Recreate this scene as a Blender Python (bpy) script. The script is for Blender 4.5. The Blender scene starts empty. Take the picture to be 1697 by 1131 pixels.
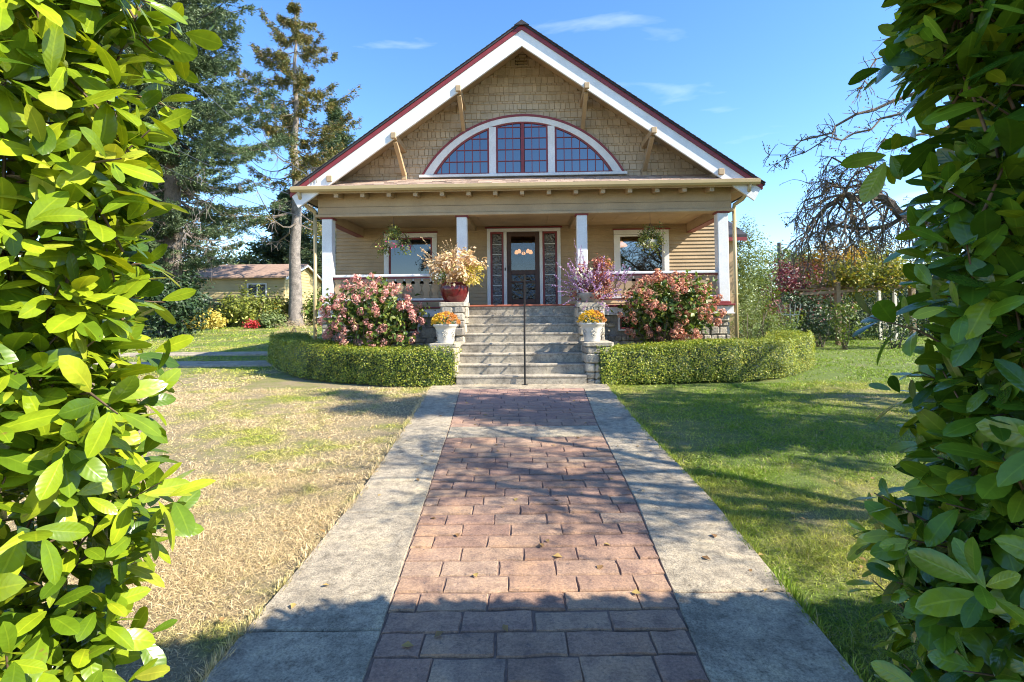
import bpy, math, random
import numpy as np
from mathutils import Vector, Matrix, noise as mnoise

R = math.radians
PI = math.pi
scene = bpy.context.scene
col = scene.collection
random.seed(7)

# ------------------------------------------------------------------ camera
cd = bpy.data.cameras.new('camera')
cd.sensor_width = 36.0
cd.lens = 36.0 * 855 / 1697
cd.shift_x, cd.shift_y = -.0015, -.04
cd.clip_start, cd.clip_end = .05, 2000
cam = bpy.data.objects.new('camera', cd)
col.objects.link(cam)
cam.matrix_world = Matrix.Translation((0, 0, 1.34)) @ Matrix.Rotation(R(91.5), 4, 'X') @ Matrix.Rotation(R(-.6), 4, 'Z')
scene.camera = cam

# ------------------------------------------------------------------ light
SUN = Vector((1.0, -.36, .83)).normalized()          # towards the sun
SUN_EL = math.asin(SUN.z)
SUN_ROT = math.atan2(SUN.x, SUN.y)
world = bpy.data.worlds.new('World')
scene.world = world
world.use_nodes = True
wn = world.node_tree
wn.nodes.clear()
def wnode(t): return wn.nodes.new(t)
sky = wnode('ShaderNodeTexSky')
sky.sky_type = 'NISHITA'
sky.sun_disc = False
sky.sun_elevation = SUN_EL
sky.sun_rotation = SUN_ROT
sky.altitude = 800
sky.air_density = 1.0
sky.dust_density = .15
sky.ozone_density = 2.6
hs = wnode('ShaderNodeHueSaturation')
hs.inputs['Saturation'].default_value = 1.20
hs.inputs['Value'].default_value = 1.0
hs.inputs['Hue'].default_value = .505
bg = wnode('ShaderNodeBackground')
bg.inputs['Strength'].default_value = .15
wo = wnode('ShaderNodeOutputWorld')
# thin streaks of high cloud
tc = wnode('ShaderNodeTexCoord')
mp = wnode('ShaderNodeMapping')
mp.inputs['Scale'].default_value = (1.6, 1.6, 9.0)
mp.inputs['Location'].default_value = (.9, .3, .25)
nz = wnode('ShaderNodeTexNoise')
nz.inputs['Scale'].default_value = 1.7
nz.inputs['Detail'].default_value = 6
nz.inputs['Distortion'].default_value = .4
cr = wnode('ShaderNodeValToRGB')
cr.color_ramp.elements[0].position = .60
cr.color_ramp.elements[0].color = (0, 0, 0, 1)
cr.color_ramp.elements[1].position = .80
cr.color_ramp.elements[1].color = (.26, .26, .26, 1)
mx = wnode('ShaderNodeMix')
mx.data_type = 'RGBA'
mx.inputs['B'].default_value = (6.2, 6.4, 6.8, 1)
wn.links.new(sky.outputs[0], hs.inputs['Color'])
wn.links.new(tc.outputs['Generated'], mp.inputs['Vector'])
wn.links.new(mp.outputs[0], nz.inputs['Vector'])
wn.links.new(nz.outputs['Fac'], cr.inputs[0])
wn.links.new(cr.outputs[0], mx.inputs['Factor'])
wn.links.new(hs.outputs[0], mx.inputs['A'])
wn.links.new(mx.outputs['Result'], bg.inputs['Color'])
wn.links.new(bg.outputs[0], wo.inputs[0])

sd = bpy.data.lights.new('sun', 'SUN')
sd.energy = 4.9
sd.angle = R(.53)
sd.color = (1, .925, .79)
sun = bpy.data.objects.new('sun', sd)
sun.rotation_euler = (-SUN).to_track_quat('-Z', 'Y').to_euler()
col.objects.link(sun)

scene.view_settings.view_transform = 'Standard'
scene.view_settings.look = 'None'
scene.view_settings.gamma = 1
scene.view_settings.exposure = 1.36
scene.view_settings.use_curve_mapping = False
scene.cycles.max_bounces = 8
scene.cycles.transparent_max_bounces = 10
scene.cycles.use_denoising = True
scene.cycles.denoiser = 'OPENIMAGEDENOISE'
scene.cycles.denoising_input_passes = 'RGB_ALBEDO_NORMAL'
scene.cycles.denoising_prefilter = 'ACCURATE'
scene.cycles.pixel_filter_type = 'BLACKMAN_HARRIS'
scene.cycles.filter_width = 1.05
scene.cycles.sample_clamp_indirect = 6

# ------------------------------------------------------------------ materials
def C(h):
    h = h.lstrip('#')
    v = [int(h[i:i + 2], 16) / 255 for i in (0, 2, 4)]
    return tuple(x / 12.92 if x <= .04045 else ((x + .055) / 1.055) ** 2.4 for x in v)

def nt_new(name):
    m = bpy.data.materials.new(name)
    m.use_nodes = True
    nt = m.node_tree
    b = nt.nodes['Principled BSDF']
    return m, nt, b

def N(nt, t, **kw):
    n = nt.nodes.new(t)
    for k, v in kw.items():
        if k.startswith('i_'):
            n.inputs[k[2:].replace('_', ' ')].default_value = v
        else:
            setattr(n, k, v)
    return n

def noise_fac(nt, vec, scale, detail=4, rough=.55):
    n = N(nt, 'ShaderNodeTexNoise')
    n.inputs['Scale'].default_value = scale
    n.inputs['Detail'].default_value = detail
    n.inputs['Roughness'].default_value = rough
    if vec is not None:
        nt.links.new(vec, n.inputs['Vector'])
    return n.outputs['Fac']

def ramp(nt, fac, stops, interp='LINEAR'):
    r = N(nt, 'ShaderNodeValToRGB')
    e = r.color_ramp.elements
    r.color_ramp.interpolation = interp
    while len(e) < len(stops):
        e.new(.5)
    for k, (p, c) in enumerate(stops):
        e[k].position = p
        e[k].color = (*c, 1)
    nt.links.new(fac, r.inputs[0])
    return r.outputs[0]

def mixc(nt, fac, a, b, blend='MIX'):
    m = N(nt, 'ShaderNodeMix', data_type='RGBA', blend_type=blend)
    for sock, v in (('Factor', fac), ('A', a), ('B', b)):
        if hasattr(v, 'links') or hasattr(v, 'is_linked'):
            nt.links.new(v, m.inputs[sock])
        elif sock == 'Factor':
            m.inputs[sock].default_value = v
        else:
            m.inputs[sock].default_value = (*v, 1)
    return m.outputs['Result']

def math_n(nt, op, a, b=None):
    m = N(nt, 'ShaderNodeMath', operation=op)
    for k, v in enumerate((a, b)):
        if v is None: continue
        if hasattr(v, 'is_linked'): nt.links.new(v, m.inputs[k])
        else: m.inputs[k].default_value = v
    return m.outputs[0]

def rnd(nt):
    """a value that differs from object to object and from loose piece to loose piece"""
    oi = N(nt, 'ShaderNodeObjectInfo')
    g = N(nt, 'ShaderNodeNewGeometry')
    s = math_n(nt, 'ADD', oi.outputs['Random'], g.outputs['Random Per Island'])
    return math_n(nt, 'FRACT', s)

def pos(nt):
    return N(nt, 'ShaderNodeNewGeometry').outputs['Position']

def bump(nt, b, fac, strength, dist=.01):
    n = N(nt, 'ShaderNodeBump')
    n.inputs['Strength'].default_value = strength
    n.inputs['Distance'].default_value = dist
    nt.links.new(fac, n.inputs['Height'])
    nt.links.new(n.outputs[0], b.inputs['Normal'])

def solid(name, c, rough=.6, var=.12, scale=6, fine=0, fscale=60, bmp=.0, bdist=.01, spread=0, metal=0, ior=1.45, streak=None):
    """paint, stone, metal: base colour with broad and fine mottling, optional piece-to-piece spread"""
    m, nt, b = nt_new(name)
    p = pos(nt)
    f = noise_fac(nt, p, scale)
    lo = tuple(x * (1 - var) for x in c)
    hi = tuple(min(1, x * (1 + var)) for x in c)
    cc = ramp(nt, f, [(.3, lo), (.7, hi)])
    if fine:
        f2 = noise_fac(nt, p, fscale, 3)
        cc = mixc(nt, 1.0, cc, ramp(nt, f2, [(.3, (1 - fine,) * 3), (.7, (1 + fine,) * 3)]), 'MULTIPLY')
    if spread:
        cc = mixc(nt, 1.0, cc, ramp(nt, rnd(nt), [(0, (1 - spread,) * 3), (1, (1 + spread,) * 3)]), 'MULTIPLY')
    nt.links.new(cc, b.inputs['Base Color'])
    b.inputs['Roughness'].default_value = rough
    b.inputs['Metallic'].default_value = metal
    b.inputs['IOR'].default_value = ior
    if bmp:
        bump(nt, b, noise_fac(nt, p, fscale, 4), bmp, bdist)
    return m

def leafy(name, stops, rough=.5, trans=.3, clump=0.0, cscale=1.2, tcol=None, sub=None):
    """leaves: colour by piece, broad clumps of paler and deeper growth, light passing through"""
    m, nt, b = nt_new(name)
    p = pos(nt)
    cc = ramp(nt, rnd(nt), stops)
    if clump:
        f = noise_fac(nt, p, cscale, 3)
        cc = mixc(nt, 1.0, cc, ramp(nt, f, [(.3, (1 - clump,) * 3), (.7, (1 + clump,) * 3)]), 'MULTIPLY')
    nt.links.new(cc, b.inputs['Base Color'])
    b.inputs['Roughness'].default_value = rough
    if trans:
        t = N(nt, 'ShaderNodeBsdfTranslucent')
        tc_ = mixc(nt, 1.0, cc, tcol or (1.3, 1.25, .55), 'MULTIPLY')
        nt.links.new(tc_, t.inputs['Color'])
        ms = N(nt, 'ShaderNodeMixShader')
        ms.inputs[0].default_value = trans
        nt.links.new(b.outputs[0], ms.inputs[1])
        nt.links.new(t.outputs[0], ms.inputs[2])
        nt.links.new(ms.outputs[0], nt.nodes['Material Output'].inputs['Surface'])
    return m

M = {}
M['tan'] = solid('tan_paint', (.38, .275, .16), .6, .13, 2.2, .07, 40, .15, .003)
M['shingle'] = solid('tan_shingle_paint', (.49, .39, .275), .7, .10, 4, .07, 50, .2, .003, .10)
M['white'] = solid('white_paint', (.66, .66, .65), .5, .10, 3, .06, 45, .15, .003)
M['red'] = solid('red_paint', (.20, .028, .032), .45, .12, 6)
M['terracotta'] = solid('porch_edge_paint', (.36, .115, .065), .5, .15, 8)
M['roof'] = solid('dark_roof_shingle', (.035, .035, .042), .85, .25, 10, .2, 80, .5, .01, .25)
M['pent'] = solid('brown_roof_shingle', (.36, .26, .20), .9, .2, 8, .2, 90, .5, .01, .2)
M['gutter'] = solid('gutter_paint', (.42, .32, .16), .35, .06, 3)
M['vent'] = solid('dark_vent', (.05, .04, .03), .7)
M['wood_dark'] = solid('dark_door_wood', (.060, .024, .015), .5, .25, 12)
M['iron'] = solid('black_iron', (.02, .02, .022), .35, .1, 10, metal=.4)
M['mortar'] = solid('mortar', (.34, .32, .29), .9, .2, 20)
M['soil'] = solid('soil', (.10, .075, .05), .95, .3, 8, .3, 60, .6, .02)
M['bark_grey'] = solid('grey_bark', (.22, .19, .165), .9, .35, 4, .35, 22, 1, .04)
M['bark_dark'] = solid('dark_bark', (.13, .105, .08), .9, .3, 8, .3, 40, .8, .02)
M['twig_dead'] = solid('dead_twig', (.28, .235, .20), .9, .25, 8)
M['bark_brown'] = solid('brown_twig', (.13, .085, .05), .8, .3, 30)
M['post'] = solid('post_wood', (.22, .15, .09), .8, .2, 8, .15, 40)
M['pole'] = solid('pole_wood', (.14, .12, .105), .9, .2, 6)
M['wire'] = solid('wire', (.10, .10, .11), .5)
M['pot_red'] = solid('red_glaze', (.10, .014, .014), .12, .3, 9)
M['pot_stone'] = solid('cast_stone', (.52, .49, .43), .8, .1, 10, .1, 70, .25, .004)
M['pot_grey'] = solid('grey_pot', (.26, .25, .23), .7, .15, 10)
M['lattice'] = solid('white_lattice', (.66, .60, .48), .6)
M['shedwall'] = solid('shed_paint', (.46, .36, .17), .6, .08, 2)
M['shedroof'] = solid('shed_roof', (.30, .20, .145), .9, .2, 6, .2, 30)
M['fence'] = solid('fence_wood', (.33, .22, .12), .8, .2, 3, .1, 30, spread=.15)
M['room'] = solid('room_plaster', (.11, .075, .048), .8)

def stone_mat(name, a, b_, c):
    m, nt, b = nt_new(name)
    p = pos(nt)
    cc = ramp(nt, rnd(nt), [(0, a), (.45, b_), (1, c)])
    f = noise_fac(nt, p, 14, 6, .65)
    cc = mixc(nt, 1.0, cc, ramp(nt, f, [(.28, (.55,) * 3), (.5, (1, .98, .95)), (.75, (1.3, 1.25, 1.15))]), 'MULTIPLY')
    nt.links.new(cc, b.inputs['Base Color'])
    b.inputs['Roughness'].default_value = .85
    bump(nt, b, noise_fac(nt, p, 30, 6, .7), .7, .03)
    return m
M['stone'] = stone_mat('field_stone', (.24, .22, .19), (.38, .345, .28), (.52, .46, .36))

def concrete_mat(name, base, warm, speck=.5):
    m, nt, b = nt_new(name)
    p = pos(nt)
    f = noise_fac(nt, p, 1.9, 8, .68)
    cc = ramp(nt, f, [(.32, tuple(x * .58 for x in base)), (.5, base), (.68, warm)])
    f4 = noise_fac(nt, p, 16, 6, .7)
    cc = mixc(nt, 1.0, cc, ramp(nt, f4, [(.3, (.50, .48, .45)), (.5, (1, 1, 1)), (.70, (1.3, 1.26, 1.17))]), 'MULTIPLY')
    f2 = noise_fac(nt, p, 90, 3, .8)
    cc = mixc(nt, 1.0, cc, ramp(nt, f2, [(.32, (1 - speck,) * 3), (.5, (1, 1, 1)), (.68, (1 + speck * .7,) * 3)]), 'MULTIPLY')
    v = N(nt, 'ShaderNodeTexVoronoi')
    v.inputs['Scale'].default_value = 55
    nt.links.new(p, v.inputs['Vector'])
    cc = mixc(nt, 1.0, cc, ramp(nt, v.outputs['Distance'], [(.1, (.72, .70, .68)), (.32, (1, 1, 1)), (1, (1.1, 1.1, 1.1))]), 'MULTIPLY')
    f3 = noise_fac(nt, p, 5, 6, .7)
    cc = mixc(nt, ramp(nt, f3, [(.52, (0, 0, 0)), (.72, (.7, .7, .7))]), cc, tuple(x * .42 for x in base))
    nt.links.new(cc, b.inputs['Base Color'])
    b.inputs['Roughness'].default_value = .88
    bump(nt, b, f2, .8, .008)
    return m
M['concrete'] = concrete_mat('aggregate_concrete', (.36, .305, .222), (.43, .355, .23), .45)
M['step'] = concrete_mat('step_concrete', (.37, .33, .265), (.42, .37, .28), .12)

def brick_mat():
    m, nt, b = nt_new('stamped_brick')
    p = pos(nt)
    cc = ramp(nt, rnd(nt), [(0, (.29, .175, .122)), (.3, (.345, .215, .142)), (.6, (.39, .255, .165)), (.8, (.315, .185, .132)), (1, (.41, .285, .19))])
    f = noise_fac(nt, p, 9, 6, .65)
    cc = mixc(nt, 1.0, cc, ramp(nt, f, [(.3, (.62, .6, .66)), (.5, (1, 1, 1)), (.72, (1.22, 1.2, 1.12))]), 'MULTIPLY')
    f2 = noise_fac(nt, p, 70, 4, .7)
    cc = mixc(nt, 1.0, cc, ramp(nt, f2, [(.3, (.62,) * 3), (.7, (1.28,) * 3)]), 'MULTIPLY')
    f3 = noise_fac(nt, p, 26, 6, .8)
    cc = mixc(nt, ramp(nt, f3, [(.57, (0, 0, 0)), (.66, (.8, .8, .8))]), cc, (.10, .08, .075))
    f5 = noise_fac(nt, p, 2.3, 5, .6)
    cc = mixc(nt, 1.0, cc, ramp(nt, f5, [(.3, (.72, .70, .72)), (.5, (1, 1, 1)), (.7, (1.18, 1.12, 1.0))]), 'MULTIPLY')
    sx = N(nt, 'ShaderNodeSeparateXYZ')
    nt.links.new(p, sx.inputs[0])
    far = math_n(nt, 'MULTIPLY', math_n(nt, 'SUBTRACT', sx.outputs['Y'], 6.3), .5)
    far.node.use_clamp = True
    cc = mixc(nt, far, cc, mixc(nt, .6, cc, (.36, .215, .185)))
    nt.links.new(cc, b.inputs['Base Color'])
    b.inputs['Roughness'].default_value = .72
    bump(nt, b, noise_fac(nt, p, 34, 6, .75), .65, .012)
    return m
M['brick'] = brick_mat()
M['bed'] = solid('joint_bed', (.19, .125, .095), .95, .3, 20)

def grass_colour(nt, p, straw, green, mid):
    """dry turf on the left of the path, greener on the right, patchy everywhere"""
    sx = N(nt, 'ShaderNodeSeparateXYZ')
    nt.links.new(p, sx.inputs[0])
    big = noise_fac(nt, p, .42, 4, .6)
    sm = noise_fac(nt, p, 2.6, 4, .65)
    v = math_n(nt, 'ADD', math_n(nt, 'MULTIPLY', big, .75), math_n(nt, 'MULTIPLY', sm, .45))
    bias = math_n(nt, 'MULTIPLY', sx.outputs['X'], .16)
    bias = math_n(nt, 'MINIMUM', math_n(nt, 'MAXIMUM', bias, -.16), .07)
    far = math_n(nt, 'MULTIPLY', math_n(nt, 'SUBTRACT', sx.outputs['Y'], 9.0), .04)
    far = math_n(nt, 'MINIMUM', math_n(nt, 'MAXIMUM', far, 0.0), .2)
    v = math_n(nt, 'ADD', math_n(nt, 'ADD', v, bias), far)
    return v, ramp(nt, v, [(.44, straw), (.56, mid), (.70, green)])

def ground_mat():
    m, nt, b = nt_new('lawn_ground')
    p = pos(nt)
    v, cc = grass_colour(nt, p, (.28, .22, .12), (.11, .155, .02), (.20, .20, .05))
    f = noise_fac(nt, p, 38, 5, .75)
    cc = mixc(nt, 1.0, cc, ramp(nt, f, [(.3, (.5,) * 3), (.7, (1.3,) * 3)]), 'MULTIPLY')
    f3 = noise_fac(nt, p, .8, 5, .6)
    cc = mixc(nt, ramp(nt, f3, [(.63, (0, 0, 0)), (.72, (.7, .7, .7))]), cc, (.19, .145, .10))
    nt.links.new(cc, b.inputs['Base Color'])
    b.inputs['Roughness'].default_value = .95
    bump(nt, b, f, .8, .03)
    return m
M['ground'] = ground_mat()

def blade_mat():
    m, nt, b = nt_new('grass_blade')
    p = pos(nt)
    v, cc = grass_colour(nt, p, (.68, .53, .30), (.25, .36, .028), (.48, .48, .08))
    r = rnd(nt)
    cc = mixc(nt, 1.0, cc, ramp(nt, r, [(0, (.55, .6, .5)), (.5, (1, 1, 1)), (1, (1.3, 1.25, 1.3))]), 'MULTIPLY')
    cc = mixc(nt, ramp(nt, r, [(.86, (0, 0, 0)), (.9, (.8, .8, .8))], 'CONSTANT'), cc, (.44, .35, .19))
    nt.links.new(cc, b.inputs['Base Color'])
    b.inputs['Roughness'].default_value = .6
    t = N(nt, 'ShaderNodeBsdfTranslucent')
    nt.links.new(cc, t.inputs['Color'])
    ms = N(nt, 'ShaderNodeMixShader')
    ms.inputs[0].default_value = .3
    nt.links.new(b.outputs[0], ms.inputs[1])
    nt.links.new(t.outputs[0], ms.inputs[2])
    nt.links.new(ms.outputs[0], nt.nodes['Material Output'].inputs['Surface'])
    return m
M['blade'] = blade_mat()

def laurel_mat(name, stops, rough, trans):
    """broad glossy leaf: paler midrib and side veins from the leaf's own u,v"""
    m, nt, b = nt_new(name)
    cc = ramp(nt, rnd(nt), stops)
    uv = N(nt, 'ShaderNodeUVMap', uv_map='leaf')
    s = N(nt, 'ShaderNodeSeparateXYZ')
    nt.links.new(uv.outputs[0], s.inputs[0])
    au = math_n(nt, 'ABSOLUTE', s.outputs['X'])
    rib = ramp(nt, au, [(.045, (1, 1, 1)), (.10, (0, 0, 0))])
    w = math_n(nt, 'SINE', math_n(nt, 'MULTIPLY', math_n(nt, 'SUBTRACT', s.outputs['Y'], math_n(nt, 'MULTIPLY', au, .16)), 56))
    vein = ramp(nt, w, [(.0, (0, 0, 0)), (.75, (0, 0, 0)), (1.0, (1, 1, 1))])
    p = pos(nt)
    cc = mixc(nt, 1.0, cc, ramp(nt, noise_fac(nt, p, 30, 3), [(.3, (.85,) * 3), (.7, (1.15,) * 3)]), 'MULTIPLY')
    spot = ramp(nt, noise_fac(nt, p, 17, 4, .6), [(.68, (0, 0, 0)), (.74, (.75, .75, .75))])
    cc = mixc(nt, spot, cc, (.17, .105, .03))
    pale = mixc(nt, 1.0, cc, (1.45, 1.3, 1.35), 'MULTIPLY')
    cc = mixc(nt, math_n(nt, 'MULTIPLY', vein, .14), cc, pale)
    cc = mixc(nt, math_n(nt, 'MULTIPLY', rib, .85), cc, pale)
    nt.links.new(cc, b.inputs['Base Color'])
    b.inputs['Roughness'].default_value = rough
    b.inputs['IOR'].default_value = 1.5
    hgt = math_n(nt, 'ADD', math_n(nt, 'MULTIPLY', w, .35), math_n(nt, 'MULTIPLY', rib, -1.0))
    bump(nt, b, hgt, .12, .002)
    t = N(nt, 'ShaderNodeBsdfTranslucent')
    nt.links.new(mixc(nt, 1.0, cc, (1.5, 1.35, .6), 'MULTIPLY'), t.inputs['Color'])
    ms = N(nt, 'ShaderNodeMixShader')
    ms.inputs[0].default_value = trans
    nt.links.new(b.outputs[0], ms.inputs[1])
    nt.links.new(t.outputs[0], ms.inputs[2])
    nt.links.new(ms.outputs[0], nt.nodes['Material Output'].inputs['Surface'])
    return m
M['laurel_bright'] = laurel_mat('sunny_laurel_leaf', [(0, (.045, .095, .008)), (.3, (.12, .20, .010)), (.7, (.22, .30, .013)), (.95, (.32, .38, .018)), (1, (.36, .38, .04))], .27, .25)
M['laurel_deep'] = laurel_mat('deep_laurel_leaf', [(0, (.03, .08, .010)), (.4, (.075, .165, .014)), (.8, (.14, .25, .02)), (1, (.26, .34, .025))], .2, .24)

def glass_mat(name, ior, base, rough=.02, wob=0):
    m, nt, b = nt_new(name)
    b.inputs['Base Color'].default_value = (*base, 1)
    b.inputs['Roughness'].default_value = rough
    b.inputs['IOR'].default_value = ior
    if wob:
        bump(nt, b, noise_fac(nt, pos(nt), wob, 3), 1.0, .06)
    return m
M['pane'] = glass_mat('window_pane', 2.5, (.008, .011, .016))
M['frontpane'] = glass_mat('dark_window_pane', 2.0, (.008, .010, .014))
M['leaded'] = glass_mat('leaded_glass', 2.3, (.012, .014, .016), .04, 17)
M['doorglass'] = glass_mat('door_glass', 1.55, (.012, .010, .009), .03, 6)

def thru_glass(name='clear_window_glass', fac=.16):
    m, nt, b = nt_new(name)
    g = N(nt, 'ShaderNodeBsdfGlossy')
    g.inputs['Roughness'].default_value = .01
    t = N(nt, 'ShaderNodeBsdfTransparent')
    ms = N(nt, 'ShaderNodeMixShader')
    ms.inputs[0].default_value = fac
    nt.links.new(t.outputs[0], ms.inputs[1])
    nt.links.new(g.outputs[0], ms.inputs[2])
    nt.links.new(ms.outputs[0], nt.nodes['Material Output'].inputs['Surface'])
    return m
M['clear'] = thru_glass()
M['doorclear'] = thru_glass('clear_door_glass', .05)

def glow(name, c, s):
    m, nt, b = nt_new(name)
    b.inputs['Emission Color'].default_value = (*c, 1)
    b.inputs['Emission Strength'].default_value = s
    return m
M['lamp'] = glow('lamp_glass', (1, .45, .14), .42)

M['boxwood'] = leafy('boxwood_leaf', [(0, (.07, .12, .014)), (.5, (.21, .27, .024)), (.85, (.36, .38, .035)), (1, (.42, .36, .06))], .45, .28, .3, 3)
M['spruce'] = leafy('blue_spruce_needles', [(0, (.04, .07, .025)), (.5, (.075, .12, .045)), (.9, (.13, .18, .075)), (1, (.17, .21, .09))], .6, .12, .3, .5, (1, 1.05, .8))
M['conifer'] = leafy('conifer_needles', [(0, (.025, .05, .02)), (.6, (.05, .085, .03)), (1, (.085, .12, .04))], .6, .12, .3, .4)
M['sparse'] = leafy('yellowing_needles', [(0, (.05, .075, .02)), (.35, (.11, .13, .03)), (.7, (.21, .18, .04)), (1, (.27, .155, .06))], .6, .18, .3, .6)
M['green'] = leafy('shrub_leaf', [(0, (.05, .09, .016)), (.5, (.11, .17, .025)), (1, (.21, .26, .045))], .5, .3, .25, 1.5)
M['lime'] = leafy('lime_shrub_leaf', [(0, (.11, .15, .025)), (.5, (.22, .26, .04)), (1, (.36, .36, .06))], .5, .3, .2, 1.5)
M['greygreen'] = leafy('grey_green_leaf', [(0, (.08, .12, .035)), (.6, (.17, .23, .07)), (1, (.27, .31, .11))], .6, .25, .2, 1.5)
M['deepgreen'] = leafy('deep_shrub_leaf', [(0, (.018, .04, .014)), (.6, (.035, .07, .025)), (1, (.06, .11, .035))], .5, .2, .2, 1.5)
M['plum'] = leafy('plum_leaf', [(0, (.07, .016, .022)), (.5, (.17, .035, .045)), (.85, (.28, .08, .08)), (1, (.11, .12, .04))], .5, .3, .2, 2, (1.4, .8, .7))
M['gold'] = leafy('golden_leaf', [(0, (.20, .17, .02)), (.4, (.42, .27, .025)), (.8, (.52, .34, .04)), (1, (.45, .17, .03))], .5, .35, .15, 2, (1.2, 1, .5))
M['goldgreen'] = leafy('yellow_green_leaf', [(0, (.07, .10, .018)), (.5, (.18, .19, .03)), (.9, (.38, .32, .04)), (1, (.42, .22, .04))], .5, .35, .2, 1.5)
M['hydleaf'] = leafy('hydrangea_leaf', [(0, (.05, .10, .018)), (.5, (.10, .17, .028)), (1, (.24, .26, .05))], .45, .3, .2, 3)
M['hydpink'] = leafy('pink_petal', [(0, (.46, .16, .14)), (.45, (.66, .30, .26)), (.85, (.74, .44, .35)), (1, (.58, .38, .20))], .7, .25, 0, 1, (1.1, .9, .9))
M['hydrust'] = leafy('rust_petal', [(0, (.40, .12, .09)), (.5, (.58, .25, .17)), (.85, (.64, .35, .22)), (1, (.50, .33, .13))], .7, .25, 0, 1, (1.1, .9, .8))
M['straw'] = leafy('dried_leaf', [(0, (.52, .34, .19)), (.5, (.70, .51, .30)), (.85, (.78, .62, .40)), (1, (.60, .50, .14))], .6, .3, 0, 1, (1.1, 1, .8))
M['yellowleaf'] = leafy('yellow_leaf', [(0, (.35, .30, .05)), (.6, (.58, .48, .09)), (1, (.66, .54, .16))], .5, .3)
M['purple'] = leafy('purple_floret', [(0, (.36, .17, .40)), (.5, (.56, .33, .57)), (1, (.72, .52, .68))], .7, .25, 0, 1, (1, .9, 1.1))
M['coleus'] = leafy('red_coleus_leaf', [(0, (.13, .028, .03)), (.5, (.30, .08, .06)), (.85, (.48, .19, .11)), (1, (.35, .22, .09))], .5, .3, 0, 1, (1.2, .9, .8))
M['whitepetal'] = leafy('white_petal', [(0, (.7, .7, .66)), (1, (.85, .85, .82))], .6, .3)
M['mumyellow'] = leafy('yellow_mum', [(0, (.60, .36, .02)), (.7, (.78, .54, .03)), (1, (.80, .60, .10))], .6, .25)
M['mumorange'] = leafy('orange_mum', [(0, (.48, .16, .04)), (.6, (.66, .31, .08)), (1, (.74, .46, .16))], .6, .25)
M['basket'] = leafy('basket_leaf', [(0, (.07, .10, .02)), (.5, (.17, .21, .04)), (.9, (.32, .33, .08)), (1, (.30, .17, .05))], .5, .3, .2, 4)
M['fuchsia'] = leafy('fuchsia_petal', [(0, (.45, .03, .16)), (1, (.6, .08, .25))], .5, .3)
M['redflower'] = leafy('red_petal', [(0, (.5, .03, .04)), (1, (.62, .08, .10))], .6, .3)
M['apple'] = leafy('autumn_apple_leaf', [(0, (.05, .055, .018)), (.5, (.12, .10, .025)), (.8, (.24, .12, .035)), (1, (.36, .16, .04))], .5, .3)
M['shade'] = leafy('shade_tree_leaf', [(0, (.04, .08, .016)), (1, (.12, .15, .03))], .5, .25)
M['fallen'] = leafy('fallen_leaf', [(0, (.22, .12, .05)), (.6, (.36, .22, .08)), (1, (.45, .33, .10))], .7, .2)

# ------------------------------------------------------------------ mesh helpers
def put(o, parent=None):
    col.objects.link(o)
    if parent is not None: o.parent = parent
    return o

def tag(o, label=None, cat=None, group=None, kind=None):
    if label: o['label'] = label
    if cat: o['category'] = cat
    if group: o['group'] = group
    if kind: o['kind'] = kind
    return o

def thing(name, label, cat, loc=(0, 0, 0), rz=0, group=None):
    o = bpy.data.objects.new(name, None)
    o.empty_display_size = .2
    o.location = loc
    o.rotation_euler = (0, 0, rz)
    put(o)
    return tag(o, label, cat, group)

def np_mesh(name, V, F, mat, uv=None, smooth=False):
    V = np.ascontiguousarray(V, dtype=np.float32)
    F = np.ascontiguousarray(F, dtype=np.int32)
    me = bpy.data.meshes.new(name)
    k = F.shape[1]
    me.vertices.add(len(V))
    me.vertices.foreach_set('co', V.ravel())
    me.loops.add(F.size)
    me.loops.foreach_set('vertex_index', F.ravel())
    me.polygons.add(len(F))
    me.polygons.foreach_set('loop_start', np.arange(0, F.size, k, dtype=np.int32))
    me.polygons.foreach_set('loop_total', np.full(len(F), k, dtype=np.int32))
    if smooth:
        me.polygons.foreach_set('use_smooth', np.ones(len(F), dtype=bool))
    if uv is not None:
        l = me.uv_layers.new(name='leaf')
        l.data.foreach_set('uv', np.ascontiguousarray(uv[F.ravel()], dtype=np.float32).ravel())
    me.materials.append(mat)
    me.update(calc_edges=True)
    return me

def np_obj(name, V, F, mat, parent=None, kind=None, uv=None, smooth=False):
    o = put(bpy.data.objects.new(name, np_mesh(name, V, F, mat, uv, smooth)), parent)
    if kind: o['kind'] = kind
    return o

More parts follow.
